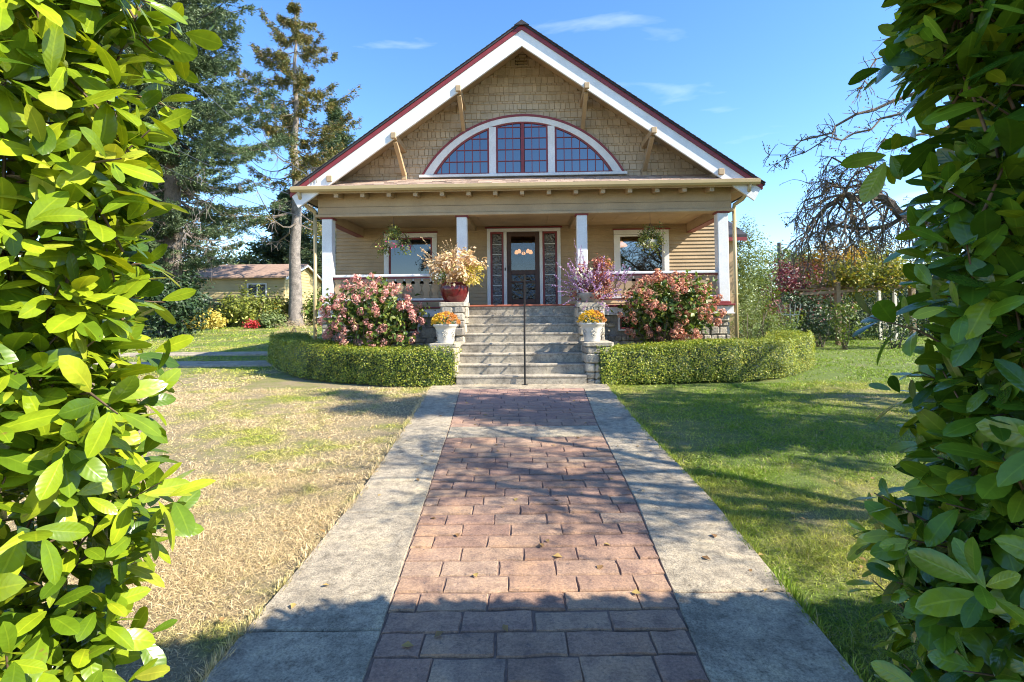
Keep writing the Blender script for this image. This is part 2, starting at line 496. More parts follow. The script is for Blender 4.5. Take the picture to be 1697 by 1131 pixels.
CHAMF_V = None
def chamfer_box(sx, sy, sz, c):
    """24-vertex bevelled box centred on the origin"""
    v, f = [], []
    hx, hy, hz = sx / 2, sy / 2, sz / 2
    idx = {}
    for X in (-1, 1):
        for Y in (-1, 1):
            for Z in (-1, 1):
                for ax in range(3):
                    p = [X * (hx - c), Y * (hy - c), Z * (hz - c)]
                    p[ax] = (X * hx, Y * hy, Z * hz)[ax]
                    idx[(X, Y, Z, ax)] = len(v)
                    v.append(p)
    for ax in range(3):
        o = [a for a in range(3) if a != ax]
        for s in (-1, 1):
            q = []
            for a, b in ((-1, -1), (1, -1), (1, 1), (-1, 1)):
                k = [0, 0, 0]
                k[ax] = s; k[o[0]] = a; k[o[1]] = b
                q.append(idx[(*k, ax)])
            flip = (s < 0) ^ (ax == 1)
            f.append(q[::-1] if flip else q)
    for ax in range(3):                       # edges along ax
        o = [a for a in range(3) if a != ax]
        for a in (-1, 1):
            for b in (-1, 1):
                k1 = [0, 0, 0]; k2 = [0, 0, 0]
                k1[ax] = -1; k2[ax] = 1
                k1[o[0]] = k2[o[0]] = a
                k1[o[1]] = k2[o[1]] = b
                q = [idx[(*k1, o[0])], idx[(*k2, o[0])], idx[(*k2, o[1])], idx[(*k1, o[1])]]
                f.append(q if (a * b > 0) ^ (ax == 1) else q[::-1])
    for X in (-1, 1):
        for Y in (-1, 1):
            for Z in (-1, 1):
                t = [idx[(X, Y, Z, k)] for k in range(3)]
                f.append(t if X * Y * Z > 0 else t[::-1])
    return v, f

class MB:
    def __init__(s): s.v, s.f = [], []
    def add(s, v, f):
        n = len(s.v)
        s.v += [tuple(p) for p in v]
        s.f += [[i + n for i in q] for q in f]
        return s
    def box(s, x0, x1, y0, y1, z0, z1, c=0):
        if c:
            v, f = chamfer_box(x1 - x0, y1 - y0, z1 - z0, c)
            m = ((x0 + x1) / 2, (y0 + y1) / 2, (z0 + z1) / 2)
            return s.add([(p[0] + m[0], p[1] + m[1], p[2] + m[2]) for p in v], f)
        v = [(x, y, z) for x in (x0, x1) for y in (y0, y1) for z in (z0, z1)]
        return s.add(v, [(0, 1, 3, 2), (4, 6, 7, 5), (0, 4, 5, 1), (2, 3, 7, 6), (0, 2, 6, 4), (1, 5, 7, 3)])
    def prism(s, poly, y0, y1):
        """x,z outline pushed along y (outline anticlockwise seen from -y)"""
        n = len(poly)
        v = [(x, y0, z) for x, z in poly] + [(x, y1, z) for x, z in poly]
        f = [list(range(n)), list(range(2 * n - 1, n - 1, -1))]
        for i in range(n):
            j = (i + 1) % n
            f.append([j, i, i + n, j + n])
        return s.add(v, f)
    def prism_x(s, poly, x0, x1):
        """y,z outline pushed along x"""
        n = len(poly)
        v = [(x0, y, z) for y, z in poly] + [(x1, y, z) for y, z in poly]
        f = [list(range(n)), list(range(2 * n - 1, n - 1, -1))]
        for i in range(n):
            j = (i + 1) % n
            f.append([j, i, i + n, j + n])
        return s.add(v, f)
    def bar(s, a, b, w, h):
        a, b = Vector(a), Vector(b)
        d = (b - a).normalized()
        up = Vector((0, 0, 1)) if abs(d.z) < .95 else Vector((1, 0, 0))
        x = d.cross(up).normalized() * w / 2
        y = x.cross(d).normalized() * h / 2
        v = [p + sx * x + sy * y for p in (a, b) for sx, sy in ((-1, -1), (1, -1), (1, 1), (-1, 1))]
        return s.add(v, [(3, 2, 1, 0), (4, 5, 6, 7), (0, 1, 5, 4), (1, 2, 6, 5), (2, 3, 7, 6), (3, 0, 4, 7)])
    def tube(s, pts, rad, n=6, cap=True):
        pts = [Vector(p) for p in pts]
        if not hasattr(rad, '__len__'): rad = [rad] * len(pts)
        rings = []
        ref = None
        for i, p in enumerate(pts):
            d = (pts[min(i + 1, len(pts) - 1)] - pts[max(i - 1, 0)])
            if d.length < 1e-9: d = Vector((0, 0, 1))
            d.normalize()
            if ref is None:
                ref = d.orthogonal().normalized()
            x = (ref - d * ref.dot(d))
            x = x.normalized() if x.length > 1e-6 else d.orthogonal().normalized()
            ref = x
            y = d.cross(x)
            rings.append([p + (x * math.cos(2 * PI * k / n) + y * math.sin(2 * PI * k / n)) * rad[i] for k in range(n)])
        v = [q for r in rings for q in r]
        f = []
        for i in range(len(pts) - 1):
            for k in range(n):
                a, b = i * n + k, i * n + (k + 1) % n
                f.append((a, b, b + n, a + n))
        if cap:
            f.append(list(range(n))[::-1])
            f.append(list(range(len(v) - n, len(v))))
        return s.add(v, f)
    def lathe(s, prof, n=24, c=(0, 0, 0)):
        v = [(c[0] + r * math.cos(2 * PI * k / n), c[1] + r * math.sin(2 * PI * k / n), c[2] + z) for r, z in prof for k in range(n)]
        f = []
        for i in range(len(prof) - 1):
            for k in range(n):
                a, b = i * n + k, i * n + (k + 1) % n
                f.append((a, b, b + n, a + n))
        return s.add(v, f)
    def mesh(s, name, mat, smooth=False):
        me = bpy.data.meshes.new(name)
        me.from_pydata(s.v, [], s.f)
        me.materials.append(mat)
        if smooth: me.shade_smooth()
        me.update()
        return me
    def build(s, name, mat, parent=None, smooth=False, kind=None):
        o = put(bpy.data.objects.new(name, s.mesh(name, mat, smooth)), parent)
        if kind: o['kind'] = kind
        return o

def piece(name, me, parent, loc, scale=(1, 1, 1), rot=None):
    o = bpy.data.objects.new(name, me)
    o.location = loc
    o.scale = scale
    if rot: o.rotation_euler = rot
    return put(o, parent)

def gz(y):
    return .035 * (min(y, 42) - 9.5)

def unit(a):
    return a / np.maximum(np.linalg.norm(a, axis=-1, keepdims=True), 1e-9)

def leaf_quads(rng, P, L, W, out=None, up=.4, flat=None, dirs=None, fold=.18, droop=0):
    """N folded pointed leaves at P"""
    n = len(P)
    nrm = rng.normal(size=(n, 3))
    nrm = unit(nrm)
    if out is not None: nrm = nrm * .8 + out
    nrm[:, 2] += up
    nrm = unit(nrm)
    d = rng.normal(size=(n, 3)) if dirs is None else dirs + rng.normal(size=(n, 3)) * .35
    if droop: d[:, 2] -= droop
    d = unit(d - nrm * np.sum(d * nrm, 1, keepdims=True))
    s = np.cross(d, nrm)
    k = rng.uniform(.65, 1.3, (n, 1))
    L_, W_ = L * k, W * k * rng.uniform(.8, 1.2, (n, 1))
    V = np.empty((n, 4, 3))
    V[:, 0] = P
    V[:, 1] = P + d * L_ * .48 + s * W_ / 2 + nrm * W_ * fold
    V[:, 2] = P + d * L_
    V[:, 3] = P + d * L_ * .48 - s * W_ / 2 + nrm * W_ * fold
    b = (np.arange(n) * 4)[:, None]
    F = np.concatenate([b + np.array([[0, 1, 2]]), b + np.array([[0, 2, 3]])], 0)
    return V.reshape(-1, 3), F

def join_vf(parts):
    Vs, Fs, o = [], [], 0
    for V, F in parts:
        Vs.append(V); Fs.append(F + o); o += len(V)
    return np.concatenate(Vs), np.concatenate(Fs)

def clump_pts(rng, c, r, nclump, per, cr, shell=.5, zmin=None, flatten=1.0):
    """points in clumps spread through an ellipsoid, with the way out from its middle"""
    c, r = np.array(c, float), np.array(r, float)
    u = unit(rng.normal(size=(nclump, 3)))
    rad = rng.uniform(shell ** 3, 1, (nclump, 1)) ** (1 / 3)
    cc = c + u * rad * r * (1 + .12 * rng.normal(size=(nclump, 1)))
    P = np.repeat(cc, per, 0) + rng.normal(size=(nclump * per, 3)) * cr * np.array([1, 1, flatten])
    if zmin is not None:
        P = P[P[:, 2] > zmin]
    out = unit((P - c) / r)
    return P, out

def stems(mb, rng, base, c, r, n, r0):
    for _ in range(n):
        t = c + unit(rng.normal(size=3)) * np.array(r) * .75
        b = np.array(base) + rng.normal(size=3) * np.array([r[0] * .12, r[1] * .12, 0])
        m = (b + t) / 2 + rng.normal(size=3) * .08 * r[0] + np.array([0, 0, .1 * r[2]])
        mb.tube([b, m, t], [r0, r0 * .7, r0 * .25], 5)
    return mb

def bush(name, label, cat, c, r, mat, nclump, per, cr, L, W, seed, up=.5, shell=.5, stem='bark_dark', group=None, extra=(), base=None, nst=7, r0=.025, flatten=1.0, leafname='foliage'):
    rng = np.random.default_rng(seed)
    bz = gz(c[1]) if base is None else base[2]
    b = (c[0], c[1], bz) if base is None else base
    t = thing(name, label, cat, b, group=group)
    off = np.array(b)
    P, out = clump_pts(rng, c, r, nclump, per, cr, shell, bz + .03, flatten)
    V, F = leaf_quads(rng, P, L, W, out * .7, up)
    np_obj(leafname, V - off, F, M[mat], t, 'stuff')
    for (en, em, frac, lo_up, l_, w_) in extra:       # other leaves or flowers riding on the outside
        k = int(len(P) * frac)
        i = rng.choice(len(P), k, replace=False)
        q = P[i] + out[i] * cr * .6
        q = q[out[i][:, 2] > lo_up]
        V, F = leaf_quads(rng, q, l_, w_, None, .6)
        np_obj(en, V - off, F, M[em], t, 'stuff')
    mb = stems(MB(), rng, (0, 0, -.03), np.array(c) - off, r, nst, r0)
    mb.build('stem', M[stem], t, True, 'stuff')
    return t

# ------------------------------------------------------------------ ground and path
PY = [-3.0, 2.29, 4.18, 6.72, 9.35, 9.62]
LO = [-1.36, -1.36, -1.31, -1.39, -1.53, -1.55]
RO = [1.44, 1.47, 1.58, 1.59, 1.70, 1.71]
LI = [-.62, -.66, -.73, -.83, -.97, -.98]
RI = [.70, .82, .96, 1.06, 1.24, 1.25]
def at(tab, y): return float(np.interp(y, PY, tab))

g = MB()
ys = [-60, -3, 9.5, 42, 300]
zz = [gz(y) - .02 for y in ys]
for i in range(4):
    for x0, x1 in ((-160, -20), (-20, 0), (0, 20), (20, 160)):
        g.add([(x0, ys[i], zz[i]), (x1, ys[i], zz[i]), (x1, ys[i + 1], zz[i + 1]), (x0, ys[i + 1], zz[i + 1])], [(0, 1, 2, 3)])
g.build('lawn', M['ground'], kind='structure')

path = thing('garden_path', None, None, (0, 0, 0))
path['kind'] = 'structure'
bed = MB()
yy = [.3, 2.29, 4.18, 6.72, 9.6]
for i in range(4):
    a, b = yy[i], yy[i + 1]
    bed.add([(at(LO, a) + .02, a, gz(a) + .011), (at(RO, a) - .02, a, gz(a) + .011), (at(RO, b) - .02, b, gz(b) + .011), (at(LO, b) + .02, b, gz(b) + .011)], [(0, 1, 2, 3)])
bed.build('joint_bed', M['bed'], path)

def slab(corners, h0=-.03, h1=.022, c=.008, seed=0):
    """a poured slab with softened arrises; corners (x,y) anticlockwise, long sides cut into short runs"""
    pts = []
    n = len(corners)
    for i in range(n):
        a, b = Vector(corners[i]), Vector(corners[(i + 1) % n])
        k = max(1, int((b - a).length / .22))
        for j in range(k):
            p = a.lerp(b, j / k)
            w = .006 * mnoise.noise((p.x * 5, p.y * 5, seed))
            pts.append((p.x + w, p.y + w))
    cx = sum(p[0] for p in pts) / len(pts); cy = sum(p[1] for p in pts) / len(pts)
    v, f = [], []
    m = len(pts)
    for (ins, h) in ((0, h0), (0, h1 - c), (c, h1)):
        for x, y in pts:
            d = Vector((cx - x, cy - y)).normalized() * ins
            v.append((x + d.x, y + d.y, gz(y) + h))
    for L in (0, 1):
        for i in range(m):
            j = (i + 1) % m
            f.append((L * m + i, L * m + j, (L + 1) * m + j, (L + 1) * m + i))
    f.append([2 * m + i for i in range(m)])
    return MB().add(v, f)

G_ = .005
cuts_l = [.4, 2.6, 4.0, 6.62, 9.18]
cuts_r = [.4, 2.9, 5.2, 6.60, 9.15]
for cuts, A, B in ((cuts_l, LO, LI), (cuts_r, RI, RO)):
    for i in range(4):
        a, b = cuts[i] + .005, cuts[i + 1] - .005
        mids = [y for y in PY if a < y < b]
        rs = [a] + mids + [b]
        ga, gb = (0, -G_) if A is LO else (G_, 0)
        poly = [(at(A, y) + ga, y) for y in rs][::-1] + [(at(B, y) + gb, y) for y in rs]
        slab(poly, seed=i).build('concrete_slab', M['concrete'], path)
slab([(at(LO, 9.2), 9.19), (at(RO, 9.2), 9.16), (1.71, 9.66), (-1.55, 9.66)], seed=9).build('concrete_slab', M['concrete'], path)
slab([(at(LI, 6.08) + G_, 6.08), (at(RI, 6.08) - G_, 6.08), (at(RI, 6.55) - G_, 6.55), (at(LI, 6.55) + G_, 6.55)], seed=5).build('concrete_slab', M['concrete'], path)

rb = random.Random(11)
def brick_mesh(k):
    """unit stamped brick, outline wandering a little, worn edge, gently uneven face"""
    pts = []
    for a, b, n in (((-.5, -.5), (.5, -.5), 5), ((.5, -.5), (.5, .5), 3), ((.5, .5), (-.5, .5), 5), ((-.5, .5), (-.5, -.5), 3)):
        for j in range(n):
            t = j / n
            pts.append((a[0] + (b[0] - a[0]) * t, a[1] + (b[1] - a[1]) * t))
    P = []
    for x, y in pts:
        P.append((x + .026 * mnoise.noise((x * 2.4, y * 2, k * 7.3)), y + .105 * mnoise.noise((x * 2.2 + 9, y * 1.5, k * 5.1))))
    m = len(P)
    v = [(x, y, -.02) for x, y in P] + [(x, y, .010) for x, y in P] + [(x * .972, y * .945, .020 + .003 * mnoise.noise((x * 2, y * 2, k))) for x, y in P]
    f = []
    for L in (0, 1):
        for i in range(m):
            j = (i + 1) % m
            f.append((L * m + i, L * m + j, (L + 1) * m + j, (L + 1) * m + i))
    v.append((0, 0, .022))
    f += [(2 * m + i, 2 * m + (i + 1) % m, 3 * m) for i in range(m)]
    return MB().add(v, f).mesh('brick', M['brick'])
BR = [brick_mesh(k) for k in range(12)]
rows = []
y = 1.72
while y < 6.0:
    rows.append((y, .1715)); y += .1715
rows[-1] = (rows[-1][0], 6.06 - rows[-1][0])
y = 6.57
while y < 9.0:
    rows.append((y, .1735)); y += .1735
nb = 0
for r, (y, h) in enumerate(rows):
    yc = y + h / 2
    xl, xr = at(LI, yc) + .003, at(RI, yc) - .003
    x = xl
    first = (.22, .36, .13, .30)[r % 4] + rb.uniform(-.03, .03)
    while x < xr - .01:
        L = first if x == xl else rb.uniform(.325, .415)
        if xr - (x + L) < .10: L = xr - x
        gap = .006
        o = piece('brick', rb.choice(BR), path, (x + L / 2, yc, gz(yc) + rb.uniform(-.002, .002)), (L - gap, h - gap, 1), (math.atan(.035) + rb.uniform(-.006, .006), rb.uniform(-.004, .004), rb.choice((0, PI)) + rb.uniform(-.006, .006)))
        x += L
        nb += 1

drive = thing('driveway', None, None, (0, 0, 0)); drive['kind'] = 'structure'
for k, (y0, y1) in enumerate(((12.75, 13.65), (15.2, 16.0))):
    for j in range(5):
        x1 = -5.6 - j * 2.6 - k * .8
        x0 = x1 - 2.57
        slab([(x0, y0), (x1, y0 + .06), (x1, y1 + .06), (x0, y1)], seed=j + k * 9).build('concrete_track', M['concrete'], drive)

# ------------------------------------------------------------------ the house
H0 = Vector((.25, 11.5, 0))
YAW = R(-1.6)
HM = Matrix.Translation(H0) @ Matrix.Rotation(YAW, 4, 'Z')
def hw(x, y, z): return HM @ Vector((x, y, z))

house = thing('house', 'tan shingled bungalow with white trimmed gable, arched window and open front porch', 'house', H0, YAW)
FL = 1.50
SL = .704
def roof_z(x): return 7.66 - SL * abs(x)

# porch body, walls
MB().box(-4.56, 4.50, .06, 12, -.3, 1.30).build('foundation', M['mortar'], house)
foundation = house.children[-1]
MB().box(-4.56, 4.50, .03, 2.24, 1.30, FL - .003).build('porch_floor', M['tan'], house)
# siding of the recessed front wall
sid = MB()
def lap(mb, x0, x1, z0, z1, y, step=.094, holes=()):
    n = int(round((z1 - z0) / step))
    st = (z1 - z0) / n
    for i in range(n):
        a, b = z0 + i * st, z0 + (i + 1) * st
        spans = [(x0, x1)]
        for hx0, hx1, hz0, hz1 in holes:
            if a < hz1 and b > hz0:
                ns = []
                for s0, s1 in spans:
                    if s0 < hx0: ns.append((s0, min(s1, hx0)))
                    if s1 > hx1: ns.append((max(s0, hx1), s1))
                spans = ns
        for s0, s1 in spans:
            if s1 - s0 > .01:
                mb.prism_x([(y - .036, a), (y, a), (y, b + .012), (y - .006, b + .012)], s0, s1)
WIN = [(-3.765, -2.346), (2.36, 3.80)]
holes = [(a + .05, b - .05, 2.1, 3.48) for a, b in WIN] + [(-.95, .90, FL - .1, 3.56)]
lap(sid, -5.06, 5.04, FL, 3.70, 2.2, holes=holes)
sid.build('clapboard_siding', M['tan'], house, kind='stuff')
wl = MB()
for x0, x1 in ((-5.06, -3.70), (-2.41, -.95), (.90, 2.42), (3.74, 5.04)):
    wl.box(x0, x1, 2.2, 2.32, FL, 3.72)
for x0, x1 in ((-3.70, -2.41), (2.42, 3.74)):
    wl.box(x0, x1, 2.2, 2.32, FL, 2.16)
    wl.box(x0, x1, 2.2, 2.32, 3.47, 3.72)
wl.box(-.95, .90, 2.2, 2.32, 3.56, 3.72)
for x0, x1 in ((-5.06, -4.66), (4.62, 5.04)):
    wl.box(x0, x1, 2.24, 2.32, -.2, FL - .001)
wl.build('front_wall', M['tan'], house)
sw = MB()
sw.box(-5.06, -4.94, 2.32, 12, -.2, 4.15)
sw.box(4.92, 5.04, 2.32, 12, -.2, 4.15)
sw.box(-4.94, 4.92, 11.88, 12, -.2, 4.15)
sw.build('side_wall', M['tan'], house)
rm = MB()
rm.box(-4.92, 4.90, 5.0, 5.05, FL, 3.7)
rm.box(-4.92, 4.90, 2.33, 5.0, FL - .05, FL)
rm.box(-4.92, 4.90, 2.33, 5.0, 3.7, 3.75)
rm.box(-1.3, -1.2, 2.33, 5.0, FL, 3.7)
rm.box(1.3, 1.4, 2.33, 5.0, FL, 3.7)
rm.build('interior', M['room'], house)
ceil = MB()
for i in range(16):
    ceil.box(-4.48 + i * .561, -4.48 + i * .561 + .555, .12, 2.2, 3.66, 3.68)
ceil.box(-4.48, 4.46, .125, 2.19, 3.682, 3.70)
ceil.build('porch_ceiling', M['tan'], house)

# porch beams running back
for x in (-4.40, -1.385, 1.285, 4.36):
    b = MB().box(x - .09, x + .09, .13, 2.17, 3.44 if abs(x) > 4 else 3.56, 3.66, .006).build('porch_beam', M['tan'], house)
    if abs(x) > 4:
        MB().box(x - .10, x + .10, .14, 2.16, 3.425, 3.437).build('red_edge', M['red'], b)
# frieze: three boards under the eave, the lowest a projecting ledge
MB().box(-4.62, 4.56, -.10, .12, 3.765, 4.165, .006).build('frieze_board', M['tan'], house)
MB().box(-4.62, 4.56, -.115, .12, 3.605, 3.760, .006).build('frieze_board', M['tan'], house)
MB().box(-4.66, 4.60, -.15, .14, 3.535, 3.600, .008).build('frieze_ledge', M['tan'], house)
# columns with cap and base mouldings
for x in (-4.42, -1.385, 1.285, 4.37):
    c = MB().box(x - .115, x + .115, -.10, .13, FL + .06, 3.505, .012).build('porch_column', M['white'], house)
    MB().box(x - .145, x + .145, -.13, .15, 3.507, 3.533, .006).build('cap', M['red'], c)
    MB().box(x - .14, x + .14, -.125, .15, FL + .012, FL + .058, .006).build('base', M['red'], c)
# porch edge: red nosing, white skirt, stone below
for x0, x1, xs in ((-4.64, -1.30, -1.74), (1.20, 4.58, 1.70)):
    MB().box(x0, x1, -.16, .02, FL - .03, FL + .01, .008).build('porch_nosing', M['red'], house)
    a, b = (x0 + .02, xs) if x0 < 0 else (xs, x1 - .02)
    MB().box(a, b, -.10, .028, 1.315, FL - .032, .006).build('porch_skirt', M['white'], house)
    MB().box(a - .02, b + .02, -.125, .02, 1.29, 1.313, .004).build('skirt_ledge', M['white'], house)
MB().box(-1.298, 1.198, -.045, .03, FL + .002, FL + .04, .008).build('porch_nosing', M['terracotta'], house)

# railing bays with sawn flat balusters
GAP = [(0, .016), (.02, .022), (.05, .040), (.09, .050), (.125, .044), (.165, .022), (.21, .011), (.245, .015), (.29, .036), (.33, .047), (.365, .040), (.395, .018), (.415, .020), (.435, .012)]
GAP = [(z, g_) for z, g_ in GAP]
def baluster_mesh(w):
    r = [(w / 2 - g_, z) for z, g_ in GAP]
    poly = r + [(-x, z) for x, z in r[::-1]]
    n = len(poly)
    v = [(x, -.016, z) for x, z in poly] + [(x, .016, z) for x, z in poly]
    f = []
    m = len(GAP)
    for i in range(m - 1):
        a, b, c_, d = i, i + 1, n - 2 - i, n - 1 - i
        f.append((d, a, b, c_)); f.append((d + n, c_ + n, b + n, a + n))
    for i in range(n):
        j = (i + 1) % n
        f.append((j, i, i + n, j + n))
    return MB().add(v, f).mesh('baluster', M['tan'])
BAL = baluster_mesh(.2)
for x0, x1 in ((-4.30, -1.505), (1.405, 4.25)):
    rl = MB().box(x0, x1, -.075, .085, 2.185, 2.245, .012).build('porch_railing', M['white'], house)
    MB().box(x0, x1, -.045, .055, 2.150, 2.183).build('red_edge', M['red'], rl)
    MB().box(x0, x1, -.055, .065, 1.650, 1.700, .008).build('bottom_rail', M['white'], rl)
    MB().box(x0, x1, -.045, .055, 1.626, 1.648).build('red_edge', M['red'], rl)
    n = 14
    w = (x1 - x0) / n
    for i in range(n):
        piece('baluster', BAL, rl, (x0 + (i + .5) * w, .005, 1.705), (w / .2, 1, 1))

# lower windows and the pendant lamp behind the right one
for k, (a, b) in enumerate(WIN):
    fr = MB()
    y0, y1 = 2.150, 2.26
    fr.box(a, a + .125, y0, y1, 2.30, 3.395)
    fr.box(b - .125, b, y0, y1, 2.30, 3.395)
    fr.box(a, b, y0, y1, 3.40, 3.515)
    fr.box(a - .04, b + .04, y0 - .04, y1, 2.235, 2.298)
    f = fr.build('front_window', M['white'], house)
    MB().box(a - .03, b + .03, y0 - .05, 2.2, 3.518, 3.545).build('window_cap', M['red'], f)
    s = MB()
    for q in ((a + .13, a + .17, 2.302, 3.39), (b - .17, b - .13, 2.302, 3.39), (a + .172, b - .172, 3.352, 3.392), (a + .172, b - .172, 2.302, 2.345)):
        s.box(q[0], q[1], 2.185, 2.235, q[2], q[3])
    s.build('sash', M['white'] if k else M['red'], f)
    MB().box(a + .172, b - .172, 2.205, 2.211, 2.347, 3.350).build('pane', M['clear'] if k else M['frontpane'], f)

# door, sidelights
dr = MB()
for q in ((-1.002, -.915, FL, 3.515), (.862, .950, FL, 3.515), (-.560, -.478, FL, 3.515), (.392, .472, FL, 3.515)):
    dr.box(q[0], q[1], 2.14, 2.27, q[2], q[3], .008)
dr.box(-1.002, .950, 2.135, 2.27, 3.517, 3.605, .008)
df = dr.build('door_frame', M['white'], house)
MB().box(-1.05, .995, 2.09, 2.2, 3.608, 3.64, .006).build('door_cap', M['red'], df)
MB().box(-.98, .93, 2.08, 2.2, FL + .001, FL + .03).build('sill', M['wood_dark'], df)
d = MB()
for q in ((-.474, -.36, 1.535, 3.510), (.274, .388, 1.535, 3.510), (-.358, .272, 3.39, 3.510), (-.358, .272, 1.535, 1.72), (-.358, .272, 2.37, 2.49), (-.358, .272, 2.16, 2.20), (-.06, -.03, 1.722, 2.158)):
    d.box(q[0], q[1], 2.165, 2.215, q[2], q[3], .004)
door = d.build('front_door', M['wood_dark'], house)
for q in ((-.358, .272, 2.492, 3.388), (-.358, -.062, 1.722, 2.158), (-.028, .272, 1.722, 2.158), (-.358, .272, 2.202, 2.368)):
    MB().box(q[0], q[1], 2.185, 2.192, q[2], q[3]).build('pane', M['doorclear'] if q[2] > 2.4 else M['doorglass'], door)
h_ = MB().tube([(-.42, 2.15, 2.42), (-.42, 2.12, 2.42), (-.42, 2.12, 2.62), (-.42, 2.15, 2.62)], .012, 6).build('handle', M['iron'], door)
for a, b in ((-.912, -.562), (.474, .860)):
    sl = MB()
    sl.box(a, a + .05, 2.165, 2.23, 1.535, 3.512)
    sl.box(b - .05, b, 2.165, 2.23, 1.535, 3.512)
    sl.box(a + .052, b - .052, 2.165, 2.23, 3.46, 3.512)
    s_ = sl.build('sidelight', M['red'], house)
    for i in range(7):
        z0 = 1.545 + i * .2735
        MB().box(a + .053, b - .053, 2.185, 2.195, z0 + .008, z0 + .265).build('pane', M['leaded'], s_)
        if i: MB().box(a + .053, b - .053, 2.172, 2.2, z0 - .008, z0 + .006).build('came', M['white'], s_)
MB().box(-.535, -.505, 2.115, 2.14, 2.48, 2.56, .004).build('door_bell', M['iron'], house)

# gutter, soffit, rafter tails, pent roof
GL, GR = -5.02, 4.98
gp = [(-.50, 4.01), (-.585, 4.01), (-.62, 4.05), (-.625, 4.118), (-.605, 4.118), (-.60, 4.06), (-.57, 4.03), (-.50, 4.03)]
MB().prism_x(gp[::-1], GL, GR).build('gutter', M['gutter'], house)
MB().box(GL + .02, GR - .02, -.495, -.47, 3.985, 4.105).build('gutter_fascia', M['tan'], house)
MB().prism_x([(-.46, 4.065), (.50, 4.40), (.50, 4.43), (-.46, 4.095)], -4.95, 4.92).build('soffit', M['tan'], house)
nt_ = 17
for i in range(nt_):
    x = -4.66 + i * (9.26 / (nt_ - 1))
    MB().prism_x([(-.455, 3.905), (-.105, 3.945), (-.105, 4.17), (-.455, 4.06)], x - .045, x + .045).build('rafter_tail', M['tan'], house)
pr = MB()
pv = random.Random(3)
for r in range(5):
    a, b = -.60 + r * .22, -.60 + (r + 1) * .22
    z0, z1 = 4.112 + (a + .60) * .37, 4.112 + (b + .60) * .37
    x = -4.99
    while x < 4.94:
        w = pv.uniform(.14, .32)
        x1 = min(x + w, 4.96)
        pr.prism_x([(a, z0), (b, z1), (b, z1 + .006), (a + pv.uniform(-.008, .008), z0 + pv.uniform(.012, .024))], x, x1 - .006)
        x = x1
pr.build('pent_roof', M['pent'], house, kind='stuff')
for s, x in ((-1, -4.70), (1, 4.63)):
    ds = MB()
    ds.tube([(x, -.06, 3.62), (x, -.06, -.05)], .042, 8)
    ds.tube([(x - s * -.16, -.55, 4.03), (x + s * .15, -.50, 3.90), (x + s * .10, -.28, 3.76), (x, -.08, 3.68), (x, -.06, 3.60)], .042, 8)
    for z in (3.3, 1.7, .5):
        ds.box(x - .05, x + .05, -.075, -.01, z, z + .03)
    ds.build('downspout', M['gutter'], house, True)

# gable wall, hung with shingles in alternating wide and narrow courses
gw = [(-4.75, 4.25), (4.75, 4.25), (4.75, roof_z(4.75) - .17), (0, roof_z(0) - .17), (-4.75, roof_z(4.75) - .17)]
MB().prism(gw, .52, .62).build('gable_wall', M['tan'], house)
ARC_C = -.02
def arc(half, base, top):
    h = top - base
    rad = (half * half + h * h) / (2 * h)
    return rad, top - rad
RO_, ZO = arc(2.36, 4.60, 5.985)
def inside_arch(x, z, m=.0):
    return z < 4.56 + m or (x - ARC_C) ** 2 + (z - ZO) ** 2 < (RO_ + m) ** 2 and abs(x - ARC_C) < 2.4
SHM = []
for k in range(8):
    r_ = random.Random(k)
    v = [(-.5, -.026 - r_.uniform(0, .010), r_.uniform(-.03, .03)), (.5, -.026 - r_.uniform(0, .010), r_.uniform(-.03, .03)), (.5, 0, 0), (-.5, 0, 0),
         (-.5, -.004, 1), (.5, -.004, 1), (.5, 0, 1), (-.5, 0, 1)]
    SHM.append(MB().add(v, [(0, 1, 5, 4), (1, 2, 6, 5), (3, 0, 4, 7), (0, 3, 2, 1), (4, 5, 6, 7)]).mesh('shingle', M['shingle']))
rs = random.Random(5)
gable = house.children[-1]
items = []
z = 4.46
k = 0
while z < 7.4:
    h = (.150, .058)[k % 2] if k else .15
    k += 1
    lim = (roof_z(0) - .17 - z - h * .3) / SL
    x = -lim + rs.uniform(0, .05)
    while x < lim:
        w = rs.uniform(.085, .18)
        x1 = min(x + w, lim)
        if x1 - x > .03:
            xc, zc = (x + x1) / 2, z + h / 2
            if not (inside_arch(x, zc, -.06) and inside_arch(x1, zc, -.06)):
                items.append((xc, z, x1 - x, h))
        x = x1
    z += h
items.sort(key=lambda t: -t[2] * t[3])
rest = MB()
for i, (xc, z, w, h) in enumerate(items):
    dz = rs.uniform(-.004, .004)
    if i < 300:
        piece('shingle', rs.choice(SHM), gable, (xc, .518, z + dz), (w - .013, 1, h + .01))
    else:
        me = rs.choice(SHM)
        rest.add([((p.co.x) * (w - .013) + xc, p.co.y + .518, p.co.z * (h + .01) + z + dz) for p in me.vertices], [list(p.vertices) for p in me.polygons])
rest.build('shingle_field', M['shingle'], gable, kind='stuff')

